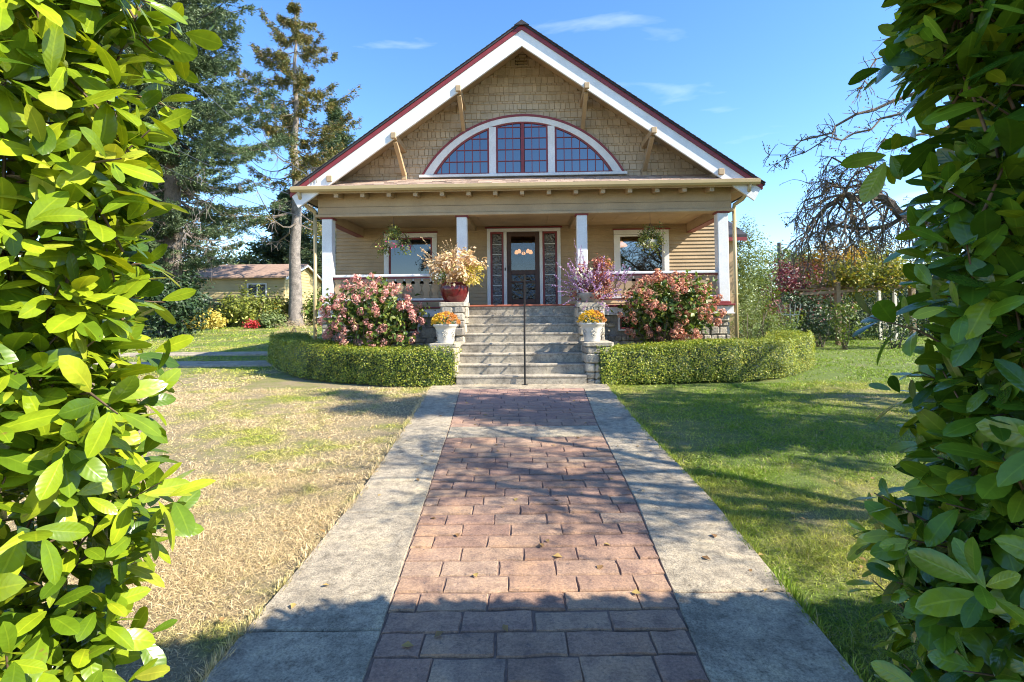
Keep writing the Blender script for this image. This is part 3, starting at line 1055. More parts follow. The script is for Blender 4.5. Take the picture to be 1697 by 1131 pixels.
# arched window
def arc_pts(half, base, top, n=40):
    rad, zc = arc(half, base, top)
    a0 = math.atan2(base - zc, half)
    return [(ARC_C + rad * math.cos(a0 + (PI - 2 * a0) * i / n), zc + rad * math.sin(a0 + (PI - 2 * a0) * i / n)) for i in range(n + 1)]
def band(mb, outer, inner, y0, y1):
    n = len(outer)
    v = [(x, y0, z) for x, z in outer] + [(x, y0, z) for x, z in inner] + [(x, y1, z) for x, z in outer] + [(x, y1, z) for x, z in inner]
    f = []
    for i in range(n - 1):
        f += [(i, i + 1, n + i + 1, n + i), (i + 1, i, 2 * n + i, 2 * n + i + 1), (n + i, n + i + 1, 3 * n + i + 1, 3 * n + i)]
    f += [(0, n, 3 * n, 2 * n), (n - 1, 3 * n - 1, 4 * n - 1, 2 * n - 1)]
    return mb.add(v, f)
OUT = arc_pts(2.36, 4.603, 5.985)
MID = arc_pts(2.305, 4.603, 5.935)
INN = arc_pts(2.10, 4.603, 5.815)
RSH = arc_pts(2.045, 4.603, 5.785)
RI_, ZI = arc(2.045, 4.603, 5.785)
def arch_top(x): return ZI + math.sqrt(max(0, RI_ ** 2 - (x - ARC_C) ** 2))
wb = MB()
band(wb, MID, INN, .415, .53)
wb.box(ARC_C - 2.42, ARC_C + 2.42, .385, .53, 4.535, 4.600, .008)
for x0, x1 in ((-.795, -.635), (.575, .735)):
    zt = arch_top(max(abs(x0 - ARC_C), abs(x1 - ARC_C))) + .05
    wb.box(x0, x1, .420, .53, 4.602, zt)
aw = wb.build('arched_window', M['white'], house)
band(MB(), OUT, MID, .40, .53).build('red_edge', M['red'], aw)
MB().prism([(x, z) for x, z in RSH][::-1] if False else RSH, .516, .519).build('dark_backing', M['vent'], aw)
sb = MB()
band(sb, INN, RSH, .445, .50)
LIGHTS = [(-2.05, -.797, 7, True), (-.633, -.035, 3, False), (-.005, .573, 3, False), (.737, 2.01, 7, True)]
rows_z = [4.64, 4.905, 5.175, 5.44, 5.70, 6.0]
sb.box(ARC_C - 2.03, ARC_C + 2.03, .447, .50, 4.602, 4.637)
def bar_v(x, z0, w):
    z1 = min(arch_top(x - w / 2), arch_top(x + w / 2)) + .015
    if z1 > z0 + .03: sb.box(x - w / 2, x + w / 2, .452, .495, z0, z1)
for x in (-.780, -.648, .588, .722): pass
for x in (-.815, -.615, .555, .755): bar_v(x, 4.637, .04)
bar_v(-.034, 4.637, .04); bar_v(.006, 4.637, .038)
cols = []
for x0, x1, n, side in LIGHTS:
    a, b = x0, x1
    if side:
        st = .181
        if x0 < 0:
            edges = [b - .035 - i * st for i in range(8)][::-1]
        else:
            edges = [a + .035 + i * st for i in range(8)]
        edges = [max(min(e, 2.02), -2.06) for e in edges]
    else:
        a_, b_ = a + .038, b - .03
        edges = [a_ + (b_ - a_) * i / 3 for i in range(4)]
    for e in edges[1:-1] if not side else edges:
        bar_v(e, 4.637, .017)
    cols += [(edges[i], edges[i + 1]) for i in range(len(edges) - 1)]
for i in range(1, 5):
    z = rows_z[i]
    if z < 5.785:
        hw_ = math.sqrt(max(0, RI_ ** 2 - (z - ZI) ** 2)) - .01
        for x0, x1 in ((-hw_, -.83), (-.60, -.055), (.028, .54), (.77, hw_ + ARC_C)):
            if x1 - x0 > .03: sb.box(x0, x1, .455, .49, z - .009, z + .009)
sb.build('sash', M['red'], aw)
for x0, x1 in cols:
    for i in range(5):
        z0, z1 = rows_z[i] + .004, rows_z[i + 1] - .004
        xs = [x0 + .004 + (x1 - x0 - .008) * j / 4 for j in range(5)]
        top = [min(z1, arch_top(x) + .012) for x in xs]
        if max(top) - z0 < .03 or x1 - x0 < .03: continue
        lo = [(x, z0) for x, t in zip(xs, top) if t > z0]
        hi = [(x, t) for x, t in zip(xs, top) if t > z0]
        if len(lo) < 2: continue
        poly = [lo[0], lo[-1]] + hi[::-1]
        p_ = MB().prism(poly, .474, .479).build('pane', M['pane'], aw)

# roof planes, rake boards
def rake(z_hi, z_lo, y0, y1, x_end, name, mat, cut=0):
    """both slopes of a board following the gable, between two heights below the roof line"""
    mb = MB()
    for s in (-1, 1):
        pts = [(0, z_hi), (s * x_end, z_hi - SL * x_end), (s * (x_end - cut), z_lo - SL * (x_end - cut)), (0, z_lo)]
        if s > 0: pts = pts[::-1]
        mb.prism(pts, y0, y1)
    return mb.build(name, mat, house)
rake(7.628, 7.58, -.55, 12.6, 5.10, 'roof', M['roof'])
rake(7.579, 7.475, -.525, -.44, 5.06, 'rake_moulding', M['red'])
rake(7.474, 7.125, -.50, -.445, 5.03, 'bargeboard', M['white'], .14)
rake(7.578, 7.50, -.43, 12.5, 5.00, 'roof_deck', M['tan'])
cap = MB()
for i in range(44):
    y = -.58 + i * .3
    cap.add([(-.16, y, 7.545), (0, y, 7.655), (.16, y, 7.545), (-.16, y + .33, 7.533), (0, y + .33, 7.643), (.16, y + .33, 7.533)], [(0, 1, 4, 3), (1, 2, 5, 4), (0, 2, 1)])
cap.build('ridge_cap', M['roof'], house, kind='stuff')
# shingle butts along the rake edge
sb2 = MB()
for s in (-1, 1):
    n = 46
    for i in range(n):
        x0, x1 = 5.10 * i / n, 5.10 * (i + 1) / n
        zt0, zt1 = 7.631 - SL * x0, 7.631 - SL * x1
        pts = [(s * x0, zt0 - .006), (s * x1, zt1 - .006), (s * x1, zt1 + .012), (s * x0, zt0 + .002)]
        if s > 0: pts = pts[::-1]
        sb2.prism(pts, -.575, -.2)
sb2.build('shingle_edge', M['roof'], house, kind='stuff')

# brackets under the rake
for s in (-1, 1):
    for x in (1.385, 2.80):
        zt = 7.125 - SL * x + .13
        br = MB()
        br.box(s * x - .055, s * x + .055, -.545, .50, zt - .13, zt, .01)
        b = br.build('bracket', M['tan'], house)
        MB().bar((s * x, -.36, zt - .135), (s * x, .47, zt - .66), .085, .10).build('strut', M['tan'], b)
        MB().box(s * x - .06, s * x + .06, .43, .515, zt - .78, zt - .60, .008).build('foot_block', M['tan'], b)
    x = 4.20
    zt = 7.125 - SL * x + .20
    MB().box(s * x - .06, s * x + .06, -.545, .50, zt - .13, zt, .01).build('bracket', M['tan'], house)
vt = MB().box(-.16, .11, .49, .515, 7.195, 7.205)
vt.box(-.16, .11, .49, .515, 7.425, 7.435); vt.box(-.17, -.16, .49, .515, 7.195, 7.435); vt.box(.11, .12, .49, .515, 7.195, 7.435)
vt.box(-.16, .11, .505, .517, 7.205, 7.425)
v_ = vt.build('gable_vent', M['vent'], house)
for i in range(6):
    MB().prism_x([(.490, 7.21 + i * .036), (.505, 7.235 + i * .036), (.505, 7.24 + i * .036), (.490, 7.215 + i * .036)], -.155, .105).build('slat', M['gutter'], v_)

# small gabled bay on the far side of the house
bay = MB().box(5.05, 6.4, 4.2, 7.2, -.2, 3.6).build('side_bay', M['tan'], house)
br = MB()
for (ya, yb, yr) in ((4.0, 5.7, 1), (7.4, 5.7, 1)):
    pts = [(ya, 3.55), (yb, 4.35), (yb, 4.43), (ya, 3.63)]
    if ya > yb: pts = pts[::-1]
    br.prism_x(pts, 5.05, 6.62)
br.build('bay_roof', M['roof'], bay)
br = MB()
for ya in (4.0, 7.4):
    pts = [(ya, 3.40), (5.7, 4.20), (5.7, 4.34), (ya, 3.54)]
    if ya > 5.7: pts = pts[::-1]
    br.prism_x(pts, 6.55, 6.60)
br.build('bay_bargeboard', M['white'], bay)
MB().box(5.05, 6.6, 3.97, 3.995, 3.44, 3.545).build('bay_fascia', M['red'], bay)

# stone facing of the porch base, with two little cellar windows
def stone_mesh(k):
    v, f = chamfer_box(1, 1, 1, .16)
    w = []
    for x, y, z in v:
        q = Vector((x, y, z)) * 1.7
        n_ = mnoise.noise_vector(q + Vector((k * 3.7, k, 0)))
        w.append((x + n_.x * .10, y + n_.y * .12, z + n_.z * .12))
    return MB().add(w, f).mesh('stone', M['stone'])
STN = [stone_mesh(k) for k in range(10)]
r3 = random.Random(21)
def stones(parent, x0, x1, z0, z1, y, courses, wmin, wmax, depth=.16, holes=(), axis=0, off=(0, 0, 0)):
    z = z0
    k = 0
    while z < z1 - .03:
        h = min(courses[k % len(courses)] * r3.uniform(.92, 1.08), z1 - z)
        if z1 - (z + h) < .05: h = z1 - z
        k += 1
        x = x0
        while x < x1 - .02:
            w = r3.uniform(wmin, wmax) * (.55 if h < .13 else 1)
            if x1 - (x + w) < wmin * .45: w = x1 - x
            hole = any(x + w > a and x < b and z + h > c_ and z < d_ for a, b, c_, d_ in holes)
            if not hole:
                p = (x + w / 2, y + r3.uniform(-.02, .02), z + h / 2)
                sc = (w * .99, depth, h * .99)
                if axis: p, sc = (y + r3.uniform(-.015, .015), x + w / 2, z + h / 2), (depth, w * .99, h * .99)
                p = tuple(a - b for a, b in zip(p, off))
                piece('stone', r3.choice(STN), parent, p, sc, (r3.uniform(-.03, .03),) * 3)
            x += w
        z += h
CW = [(-2.95, -2.35, .93, 1.29), (2.05, 2.55, .93, 1.29)]
stones(foundation, -4.56, -1.62, -.1, 1.285, .03, (.20, .10, .22, .12), .17, .36, holes=CW)
stones(foundation, 1.58, 4.50, -.1, 1.285, .03, (.21, .11, .19, .10), .17, .36, holes=CW)
for a, b, c_, d_ in CW:
    fr = MB()
    fr.box(a, a + .045, -.06, .05, c_, d_); fr.box(b - .045, b, -.06, .05, c_, d_)
    fr.box(a + .046, b - .046, -.06, .05, c_, c_ + .045); fr.box(a + .046, b - .046, -.06, .05, d_ - .045, d_)
    w = fr.build('cellar_window', M['white'], house)
    fr = MB()
    fr.box(a + .047, a + .08, -.03, .04, c_ + .047, d_ - .047); fr.box(b - .08, b - .047, -.03, .04, c_ + .047, d_ - .047)
    fr.box(a + .081, b - .081, -.03, .04, c_ + .047, c_ + .08); fr.box(a + .081, b - .081, -.03, .04, d_ - .08, d_ - .047)
    fr.build('sash', M['red'], w)
    MB().box(a + .081, b - .081, .01, .016, c_ + .081, d_ - .081).build('pane', M['pane'], w)

# ------------------------------------------------------------------ entrance steps, rail, cheek walls
SX0, SX1 = -1.285, 1.135
steps = thing('entrance_steps', 'broad flight of eight weathered concrete steps up to the porch', 'steps', hw(-.07, -1.87, 0), YAW)
def step_mesh(w, d, h, k):
    mb = MB()
    n = 16
    prof = [(0, 0), (-.012, h - .05), (-.024, h - .03), (-.024, h - .008), (-.014, h), (d, h), (d, 0)]
    v = []
    for i in range(n + 1):
        x = -w / 2 + w * i / n
        for y, z in prof:
            j = .004 * mnoise.noise((x * 3, z * 20, k * 4.4)) if y < 0 or z < .01 else 0
            v.append((x, y + j, z))
    m = len(prof)
    f = [list(range(m)), [n * m + i for i in range(m)][::-1]]
    for i in range(n):
        for q in range(m):
            q2 = (q + 1) % m
            f.append((i * m + q, (i + 1) * m + q, (i + 1) * m + q2, i * m + q2))
    return mb.add(v, f)
RISE = FL / 8
for i in range(8):
    y0 = i * .267
    dep = 1.86 - y0 if i < 7 else .05
    o = step_mesh(SX1 - SX0, .267 + .06 if i < 7 else .05, RISE - .001, i).build('step', M['step'], steps)
    o.location = (0, y0, i * RISE)
MB().add([(-1.2, .05, 0), (1.2, .05, 0), (1.2, 1.86, 0), (-1.2, 1.86, 0), (-1.2, .3, 0), (1.2, .3, 0), (1.2, 1.86, 1.3), (-1.2, 1.86, 1.3)], [(4, 5, 6, 7), (0, 4, 7, 3), (1, 2, 6, 5), (2, 3, 7, 6)]).build('core', M['step'], steps)

rail = thing('handrail', 'thin black iron handrail running up the middle of the concrete steps', 'handrail', hw(.0, -1.93, 0), YAW)
MB().tube([(0, -.02, .02), (0, -.02, .86)], .017, 8).build('post', M['iron'], rail)
MB().tube([(0, 1.86, 1.5), (0, 1.86, 2.19)], .017, 8).build('post', M['iron'], rail)
MB().tube([(0, -.02, .86), (0, .06, .90), (0, 1.80, 2.16), (0, 1.86, 2.19)], .019, 8).build('top_rail', M['iron'], rail)
MB().tube([(0, -.02, .44), (0, 1.86, 1.80)], .013, 8).build('lower_rail', M['iron'], rail)
MB().box(-.05, .05, -.07, .03, .022, .03).build('base_plate', M['iron'], rail)

def cheek(lab, x0, x1, y0, y1, h, caph, over):
    t = thing('cheek_wall', lab, 'stone wall', hw((x0 + x1) / 2, (y0 + y1) / 2, 0), YAW, 'stone piers beside the steps')
    off = ((x0 + x1) / 2, (y0 + y1) / 2, 0)
    MB().box(x0 - off[0] + .07, x1 - off[0] - .07, y0 - off[1] + .07, y1 - off[1] - .07, -.15, h - .01).build('core', M['mortar'], t)
    stones(t, x0, x1, -.1, h, y0 + .06, (.19, .13, .17), .14, .30, .17, off=off)
    for xs in (x0 + .06, x1 - .06):
        stones(t, y0 + .14, y1, -.1, h, xs, (.18, .13, .2), .15, .34, .17, axis=1, off=off)
    n = 2 if y1 - y0 > .6 else 1
    for i in range(n):
        a, b = y0 - over - off[1] + (y1 - y0 + over) * i / n, y0 - over - off[1] + (y1 - y0 + over) * (i + 1) / n
        piece('cap_stone', CAPM, t, (0, (a + b) / 2, h + caph / 2), (x1 - x0 + 2 * over, b - a - .01, caph))
v, f = chamfer_box(1, 1, 1, .07)
CAPM = MB().add([(x + .03 * mnoise.noise((x * 4, y * 4, z * 3)), y + .03 * mnoise.noise((y * 5, z * 3, x * 4 + 3)), z + .06 * mnoise.noise((x * 3, y * 4, 7))) for x, y, z in v], f).mesh('cap_stone', M['stone'])
cheek('low stone pier left of the steps, carrying a white urn', SX0 - .50, SX0 - .01, -1.80, -.80, .71, .075, .03)
cheek('tall stone pier left of the steps, under the red glazed pot', SX0 - .46, SX0 + .04, -.86, -.14, 1.50, .09, .03)
cheek('low stone pier right of the steps, carrying a white urn', SX1 + .01, SX1 + .50, -1.80, -.80, .71, .075, .03)
cheek('tall stone pier right of the steps, under the purple heather pot', SX1 - .02, SX1 + .50, -.86, -.14, 1.46, .09, .03)

# ------------------------------------------------------------------ pots, urns and their flowers
def rosette(rng, n, L, W, up=.6):
    """a small many-petalled flower or cluster, as one mesh of folded petals"""
    P = rng.normal(size=(n, 3)) * L * .12
    out = unit(rng.normal(size=(n, 3)) + np.array([0, 0, .4]))
    return leaf_quads(rng, P, L, W, None, up, dirs=out * 2)

def urn(lab, x, y, z, seed, left):
    t = thing('urn', lab, 'urn', (x, y, z), group='white urns of chrysanthemums')
    prof = [(0, 0), (.145, 0), (.152, .015), (.15, .03), (.158, .06), (.172, .13), (.182, .20), (.19, .26), (.205, .30), (.235, .33), (.245, .345), (.243, .36), (.232, .366), (.215, .355), (.20, .32), (0, .31)]
    body = MB().lathe(prof, 28).build('pot', M['pot_stone'], t, True)
    rl = MB()
    for a in (-2.6, -1.57, -.5, .6, 1.65):
        for da, dz, w in ((0, 0, .05), (-.16, .045, .036), (.16, .045, .036), (-.13, -.035, .032), (.13, -.035, .032), (0, .075, .034), (0, -.065, .03), (-.3, .02, .022), (.3, .02, .022)):
            an, zz = a + da, .17 + dz
            r = .172 + .10 * (zz - .13)
            v, f = chamfer_box(w, .022, w * .9, .008)
            c_, s_ = math.cos(an), math.sin(an)
            rl.add([(c_ * (r + q[1]) - s_ * q[0], s_ * (r + q[1]) + c_ * q[0], zz + q[2]) for q in v], f)
    rl.build('relief', M['pot_stone'], body, True, 'stuff')
    rng = np.random.default_rng(seed)
    u = unit(rng.normal(size=(420, 3)) + np.array([0, 0, .5]))
    u = u[u[:, 2] > -.05]
    V, F = leaf_quads(rng, u * np.array([.21, .21, .17]) * rng.uniform(.5, .95, (len(u), 1)) + np.array([0, 0, .37]), .05, .022, u, .2)
    np_obj('foliage', V, F, M['green'], t, 'stuff')
    fl = {0: [], 1: []}
    V0, F0 = rosette(rng, 26, .026, .011)
    me = [np_mesh('flower', V0, F0, M['mumyellow']), np_mesh('flower', V0, F0, M['mumorange'])]
    k = 0
    for i in range(600):
        d = unit(rng.normal(size=3) + np.array([0, -.25, .55]))
        if d[2] < .02: continue
        p = d * np.array([.265, .265, .215]) * rng.uniform(.93, 1.06) + np.array([0, 0, .375])
        org = (d[0] + .35 * rng.normal()) > (.02 if left else .24)
        o = piece('flower', me[int(org)], t, p, (rng.uniform(.85, 1.25),) * 3, tuple(rng.uniform(-.6, .6, 3)))
        k += 1
        if k >= 190: break
p = hw(-1.535, -1.50, .782); urn('white urn left of the steps with yellow and rust chrysanthemums', p.x, p.y, p.z, 1, True)
p = hw(1.30, -1.50, .782); urn('white urn right of the steps with mostly yellow chrysanthemums', p.x, p.y, p.z, 2, False)

def spikes(rng, n, base, spread, L, mat_leaf, parent, name, floret=.028, rows=26, stem=True, lean=(0, 0, 0), up=.9):
    """upright flower spikes: thin stems set with small florets"""
    mb = MB()
    parts = []
    for i in range(n):
        d = rng.normal(size=3) * spread + np.array([0, -.05, up]) + np.array(lean)
        d = d / np.linalg.norm(d)
        l = L * rng.uniform(.65, 1.15)
        b = np.array(base) + rng.normal(size=3) * .08
        e = b + d * l
        m = (b + e) / 2 + np.array([d[0], d[1], 0]) * .05 + np.array([0, 0, .03])
        pts = []
        for k in range(8):
            s = k / 7
            pts.append((1 - s) ** 2 * b + 2 * s * (1 - s) * m + s * s * e)
        mb.tube(pts, [.005 - .003 * k / 7 for k in range(8)], 4)
        s = rng.uniform(.42, 1, (rows, 1))
        P = (1 - s) ** 2 * b + 2 * s * (1 - s) * m + s * s * e
        V, F = leaf_quads(rng, P, floret, floret * .55, None, .3, dirs=unit(rng.normal(size=(rows, 3))) + d)
        parts.append((V, F))
    V, F = join_vf(parts)
    np_obj(name, V, F, mat_leaf, parent, 'stuff')
    mb.build('stem', M['bark_brown'], parent, False, 'stuff')

# red glazed pot, dried golden planting
p = hw(-1.50, -.50, 1.592)
t = thing('planter', 'round red glazed pot of tall straw coloured dried foliage on the left pier', 'planter', p)
MB().lathe([(0, 0), (.20, 0), (.215, .03), (.275, .14), (.30, .24), (.30, .32), (.285, .37), (.30, .395), (.30, .415), (.275, .42), (.255, .38), (0, .36)], 32).build('pot', M['pot_red'], t, True)
MB().lathe([(0, -.03), (.28, -.03), (.30, -.012), (.30, -.002), (0, -.002)], 28).build('saucer', M['pot_grey'], t)
rng = np.random.default_rng(31)
P, out = clump_pts(rng, (.0, -.02, .74), (.50, .42, .36), 80, 30, .06, .5, .30)
V, F = leaf_quads(rng, P, .095, .05, out * .7, .1, dirs=out + np.array([0, 0, -.7]))
np_obj('foliage', V, F, M['straw'], t, 'stuff')
P, out = clump_pts(rng, (.36, -.12, .58), (.22, .22, .18), 18, 22, .05, .4, .28)
V, F = leaf_quads(rng, P, .085, .04, out * .5, .2, dirs=out + np.array([0, 0, -.5]))
np_obj('trailing_leaf', V, F, M['yellowleaf'], t, 'stuff')
P, out = clump_pts(rng, (-.24, -.30, .52), (.14, .08, .12), 9, 18, .04, .4, .25)
V, F = leaf_quads(rng, P, .05, .028, out, .2)
np_obj('green_leaf', V, F, M['green'], t, 'stuff')
V, F = leaf_quads(rng, np.array([-.30, -.39, .52]) + rng.normal(size=(60, 3)) * np.array([.07, .02, .06]), .03, .02, np.array([0, -1, 0.]), .2)
np_obj('white_flower', V, F, M['whitepetal'], t, 'stuff')
spikes(rng, 11, (-.05, 0, .85), .45, .52, M['straw'], t, 'dried_spike', .026, 30, up=.75)
spikes(rng, 7, (-.30, 0, .80), .16, .55, M['straw'], t, 'dried_spike', .026, 34, lean=(-.75, 0, .0), up=.75)

p = hw(1.385, -.50, 1.552)
t = thing('planter', 'wide grey stone bowl of purple heather and red leaves on the right pier', 'planter', p)
MB().lathe([(0, 0), (.17, 0), (.20, .03), (.27, .12), (.30, .18), (.30, .205), (.27, .21), (.25, .17), (0, .16)], 28).build('pot', M['pot_grey'], t, True)
rng = np.random.default_rng(41)
spikes(rng, 115, (.02, -.02, .16), .66, .74, M['purple'], t, 'heather_spike', .032, 44, up=.55)
spikes(rng, 12, (.40, 0, .25), .28, .62, M['purple'], t, 'heather_spike', .028, 34, lean=(.55, 0, 0), up=.7)
spikes(rng, 7, (-.15, .1, .55), .14, .62, M['purple'], t, 'heather_spike', .024, 34, up=1.2)
P, out = clump_pts(rng, (.14, -.04, .60), (.34, .26, .32), 34, 22, .05, .5, .2)
V, F = leaf_quads(rng, P, .075, .042, out * .5, .3)
np_obj('coleus_leaf', V, F, M['coleus'], t, 'stuff')
P, out = clump_pts(rng, (.05, -.08, .22), (.42, .30, .16), 26, 18, .05, .3, .05)
V, F = leaf_quads(rng, P, .06, .035, out * .5, .3)
np_obj('red_leaf', V, F, M['coleus'], t, 'stuff')
P, out = clump_pts(rng, (.40, .06, .82), (.12, .12, .12), 8, 20, .04, .3)
V, F = leaf_quads(rng, P, .05, .02, out, .6)
np_obj('golden_leaf', V, F, M['gold'], t, 'stuff')
for i in range(22):
    V, F = rosette(rng, 22, .036, .018)
    np_obj('white_flower', V + np.array([rng.uniform(-.34, .02), rng.uniform(-.32, -.2), rng.uniform(.48, .70)]), F, M['whitepetal'], t)

# hydrangeas: leafy bushes with a head of florets on every shoot
def hydrangea(lab, cx, cy, cz, rx, ry, rz, petal, seed, n):
    rng = np.random.default_rng(seed)
    t = thing('hydrangea_bush', lab, 'hydrangea', (cx, cy, gz(cy)))
    b = np.array([cx, cy, gz(cy)])
    c = np.array([cx, cy, cz])
    r = np.array([rx, ry, rz])
    P, out = clump_pts(rng, c, r * .92, 110, 20, .10, .35, gz(cy) + .12)
    V, F = leaf_quads(rng, P, .125, .072, out * .6, .35)
    np_obj('foliage', V - b, F, M['hydleaf'], t, 'stuff')
    stems(MB(), rng, (0, 0, -.02), c - b, r, 26, .018).build('stem', M['bark_brown'], t, True, 'stuff')
    heads = []
    for k in range(5):
        m_ = 64
        u = unit(rng.normal(size=(m_, 3)) + np.array([0, 0, .25]))
        Q = u * np.array([.076, .076, .082]) * rng.uniform(.72, 1.05, (m_, 1))
        V, F = leaf_quads(rng, Q, .040, .038, u * 1.8, .0, fold=.08)
        heads.append(np_mesh('flower_head', V, F, petal))
    done = 0
    kept = []
    for i in range(4000):
        u = unit(rng.normal(size=3) + np.array([0, -.45, .30]))
        p = c + u * r * rng.uniform(.92, 1.18)
        if p[2] < gz(cy) + .45 or any(np.linalg.norm(p - q) < .105 for q in kept): continue
        kept.append(p)
        s = rng.uniform(.72, 1.2)
        piece('flower_head', heads[rng.integers(5)], t, p - b, (s, s, s * rng.uniform(.9, 1.25)), (rng.uniform(-.5, .5), rng.uniform(-.5, .5), rng.uniform(0, 6)))
        done += 1
        if done >= n: break
hydrangea('pink hydrangea bush in bloom before the porch, left of the steps', -3.02, 10.93, 1.30, .97, .38, .76, M['hydpink'], 51, 100)
hydrangea('rust and pink hydrangea bush in bloom before the porch, right of the steps', 3.28, 10.90, 1.40, .98, .38, .72, M['hydrust'], 52, 105)

# hanging baskets
def basket(lab, x, y, z, rx, rz, seed, wild):
    rng = np.random.default_rng(seed)
    t = thing('hanging_basket', lab, 'hanging basket', (x, y, z), group='baskets hung from the porch')
    MB().lathe([(0, -.16), (.08, -.15), (.14, -.08), (.16, 0), (.15, .0), (0, -.03)], 16).build('pot', M['pot_grey'], t, True)
    w = MB()
    for k in range(3):
        a = k * 2.1
        w.tube([(.15 * math.cos(a), .15 * math.sin(a), 0), (0, 0, .40)], .004, 4)
    w.tube([(0, 0, .40), (0, 0, 3.62 - z)], .004, 4)
    w.build('hanger', M['iron'], t)
    P, out = clump_pts(rng, (0, 0, 0), (rx, rx * .85, rz), 42 if wild else 60, 18, .05, .4)
    if wild:
        P[:, 2] += -.22 * np.abs(P[:, 0]) / rx + .18 * (np.abs(P[:, 0]) < .12)
    V, F = leaf_quads(rng, P, .055, .026, out * .5, .2)
    np_obj('foliage', V, F, M['basket'], t, 'stuff')
    if wild:
        tr = MB()
        pts_ = []
        for k in range(16):
            a = rng.uniform(0, 2 * PI)
            d = np.array([math.cos(a), math.sin(a) * .6, 0])
            q = [d * .1, d * rx * .7 + np.array([0, 0, .16]), d * rx * rng.uniform(1, 1.5) + np.array([0, 0, -.05 - .25 * rng.random()])]
            tr.tube(q, .004, 4)
            pts_ += [q[1] * (1 - s) + q[2] * s + rng.normal(size=3) * .025 for s in rng.random(14)]
        tr.build('trailing_stem', M['bark_brown'], t, False, 'stuff')
        V, F = leaf_quads(rng, np.array(pts_), .05, .022, None, .3)
        np_obj('trailing_leaf', V, F, M['basket'], t, 'stuff')
    k = 14 if wild else 8
    for i in range(k):
        V, F = rosette(rng, 8, .035, .016, -.6)
        a = rng.uniform(0, 2 * PI)
        np_obj('fuchsia_flower', V + np.array([math.cos(a) * rx * 1.05, -abs(math.sin(a)) * rx * .8, rng.uniform(-rz * 1.1, -.02)]), F, M['fuchsia'] if wild else M['whitepetal'], t)
p = hw(-2.93, -.02, 3.0); basket('straggly hanging basket with trailing fuchsia in front of the left window', p.x, p.y, p.z, .36, .20, 61, True)
p = hw(2.80, -.02, 2.93); basket('round full hanging basket in front of the right window', p.x, p.y, p.z, .28, .27, 62, False)

p = hw(2.66, 2.75, 3.20)
t = thing('pendant_lamp', 'small lit glass pendant lamp seen through the right window', 'lamp', p)
MB().lathe([(.03, .10), (.05, .08), (.14, .02), (.17, -.03), (.15, -.05), (.08, -.06), (0, -.065)], 20).build('lamp_shade', M['lamp'], t, True)
MB().tube([(0, 0, .10), (0, 0, .50)], .008, 6).build('rod', M['post'], t)

p = hw(-.04, 3.6, 3.12)
t = thing('chandelier', 'small lit chandelier seen through the glass of the front door', 'lamp', p)
MB().tube([(0, 0, .06), (0, 0, .55)], .01, 6).build('rod', M['wood_dark'], t)
for k in range(5):
    a = k * 2 * PI / 5 + .3
    x, y = .22 * math.cos(a), .22 * math.sin(a)
    MB().tube([(0, 0, .06), (x * .6, y * .6, -.03), (x, y, .03)], .008, 5).build('arm', M['wood_dark'], t)
    MB().lathe([(.02, .09), (.05, .05), (.06, 0), (.045, -.03), (0, -.03)], 10, (x, y, 0)).build('lamp_shade', M['lamp'], t, True)

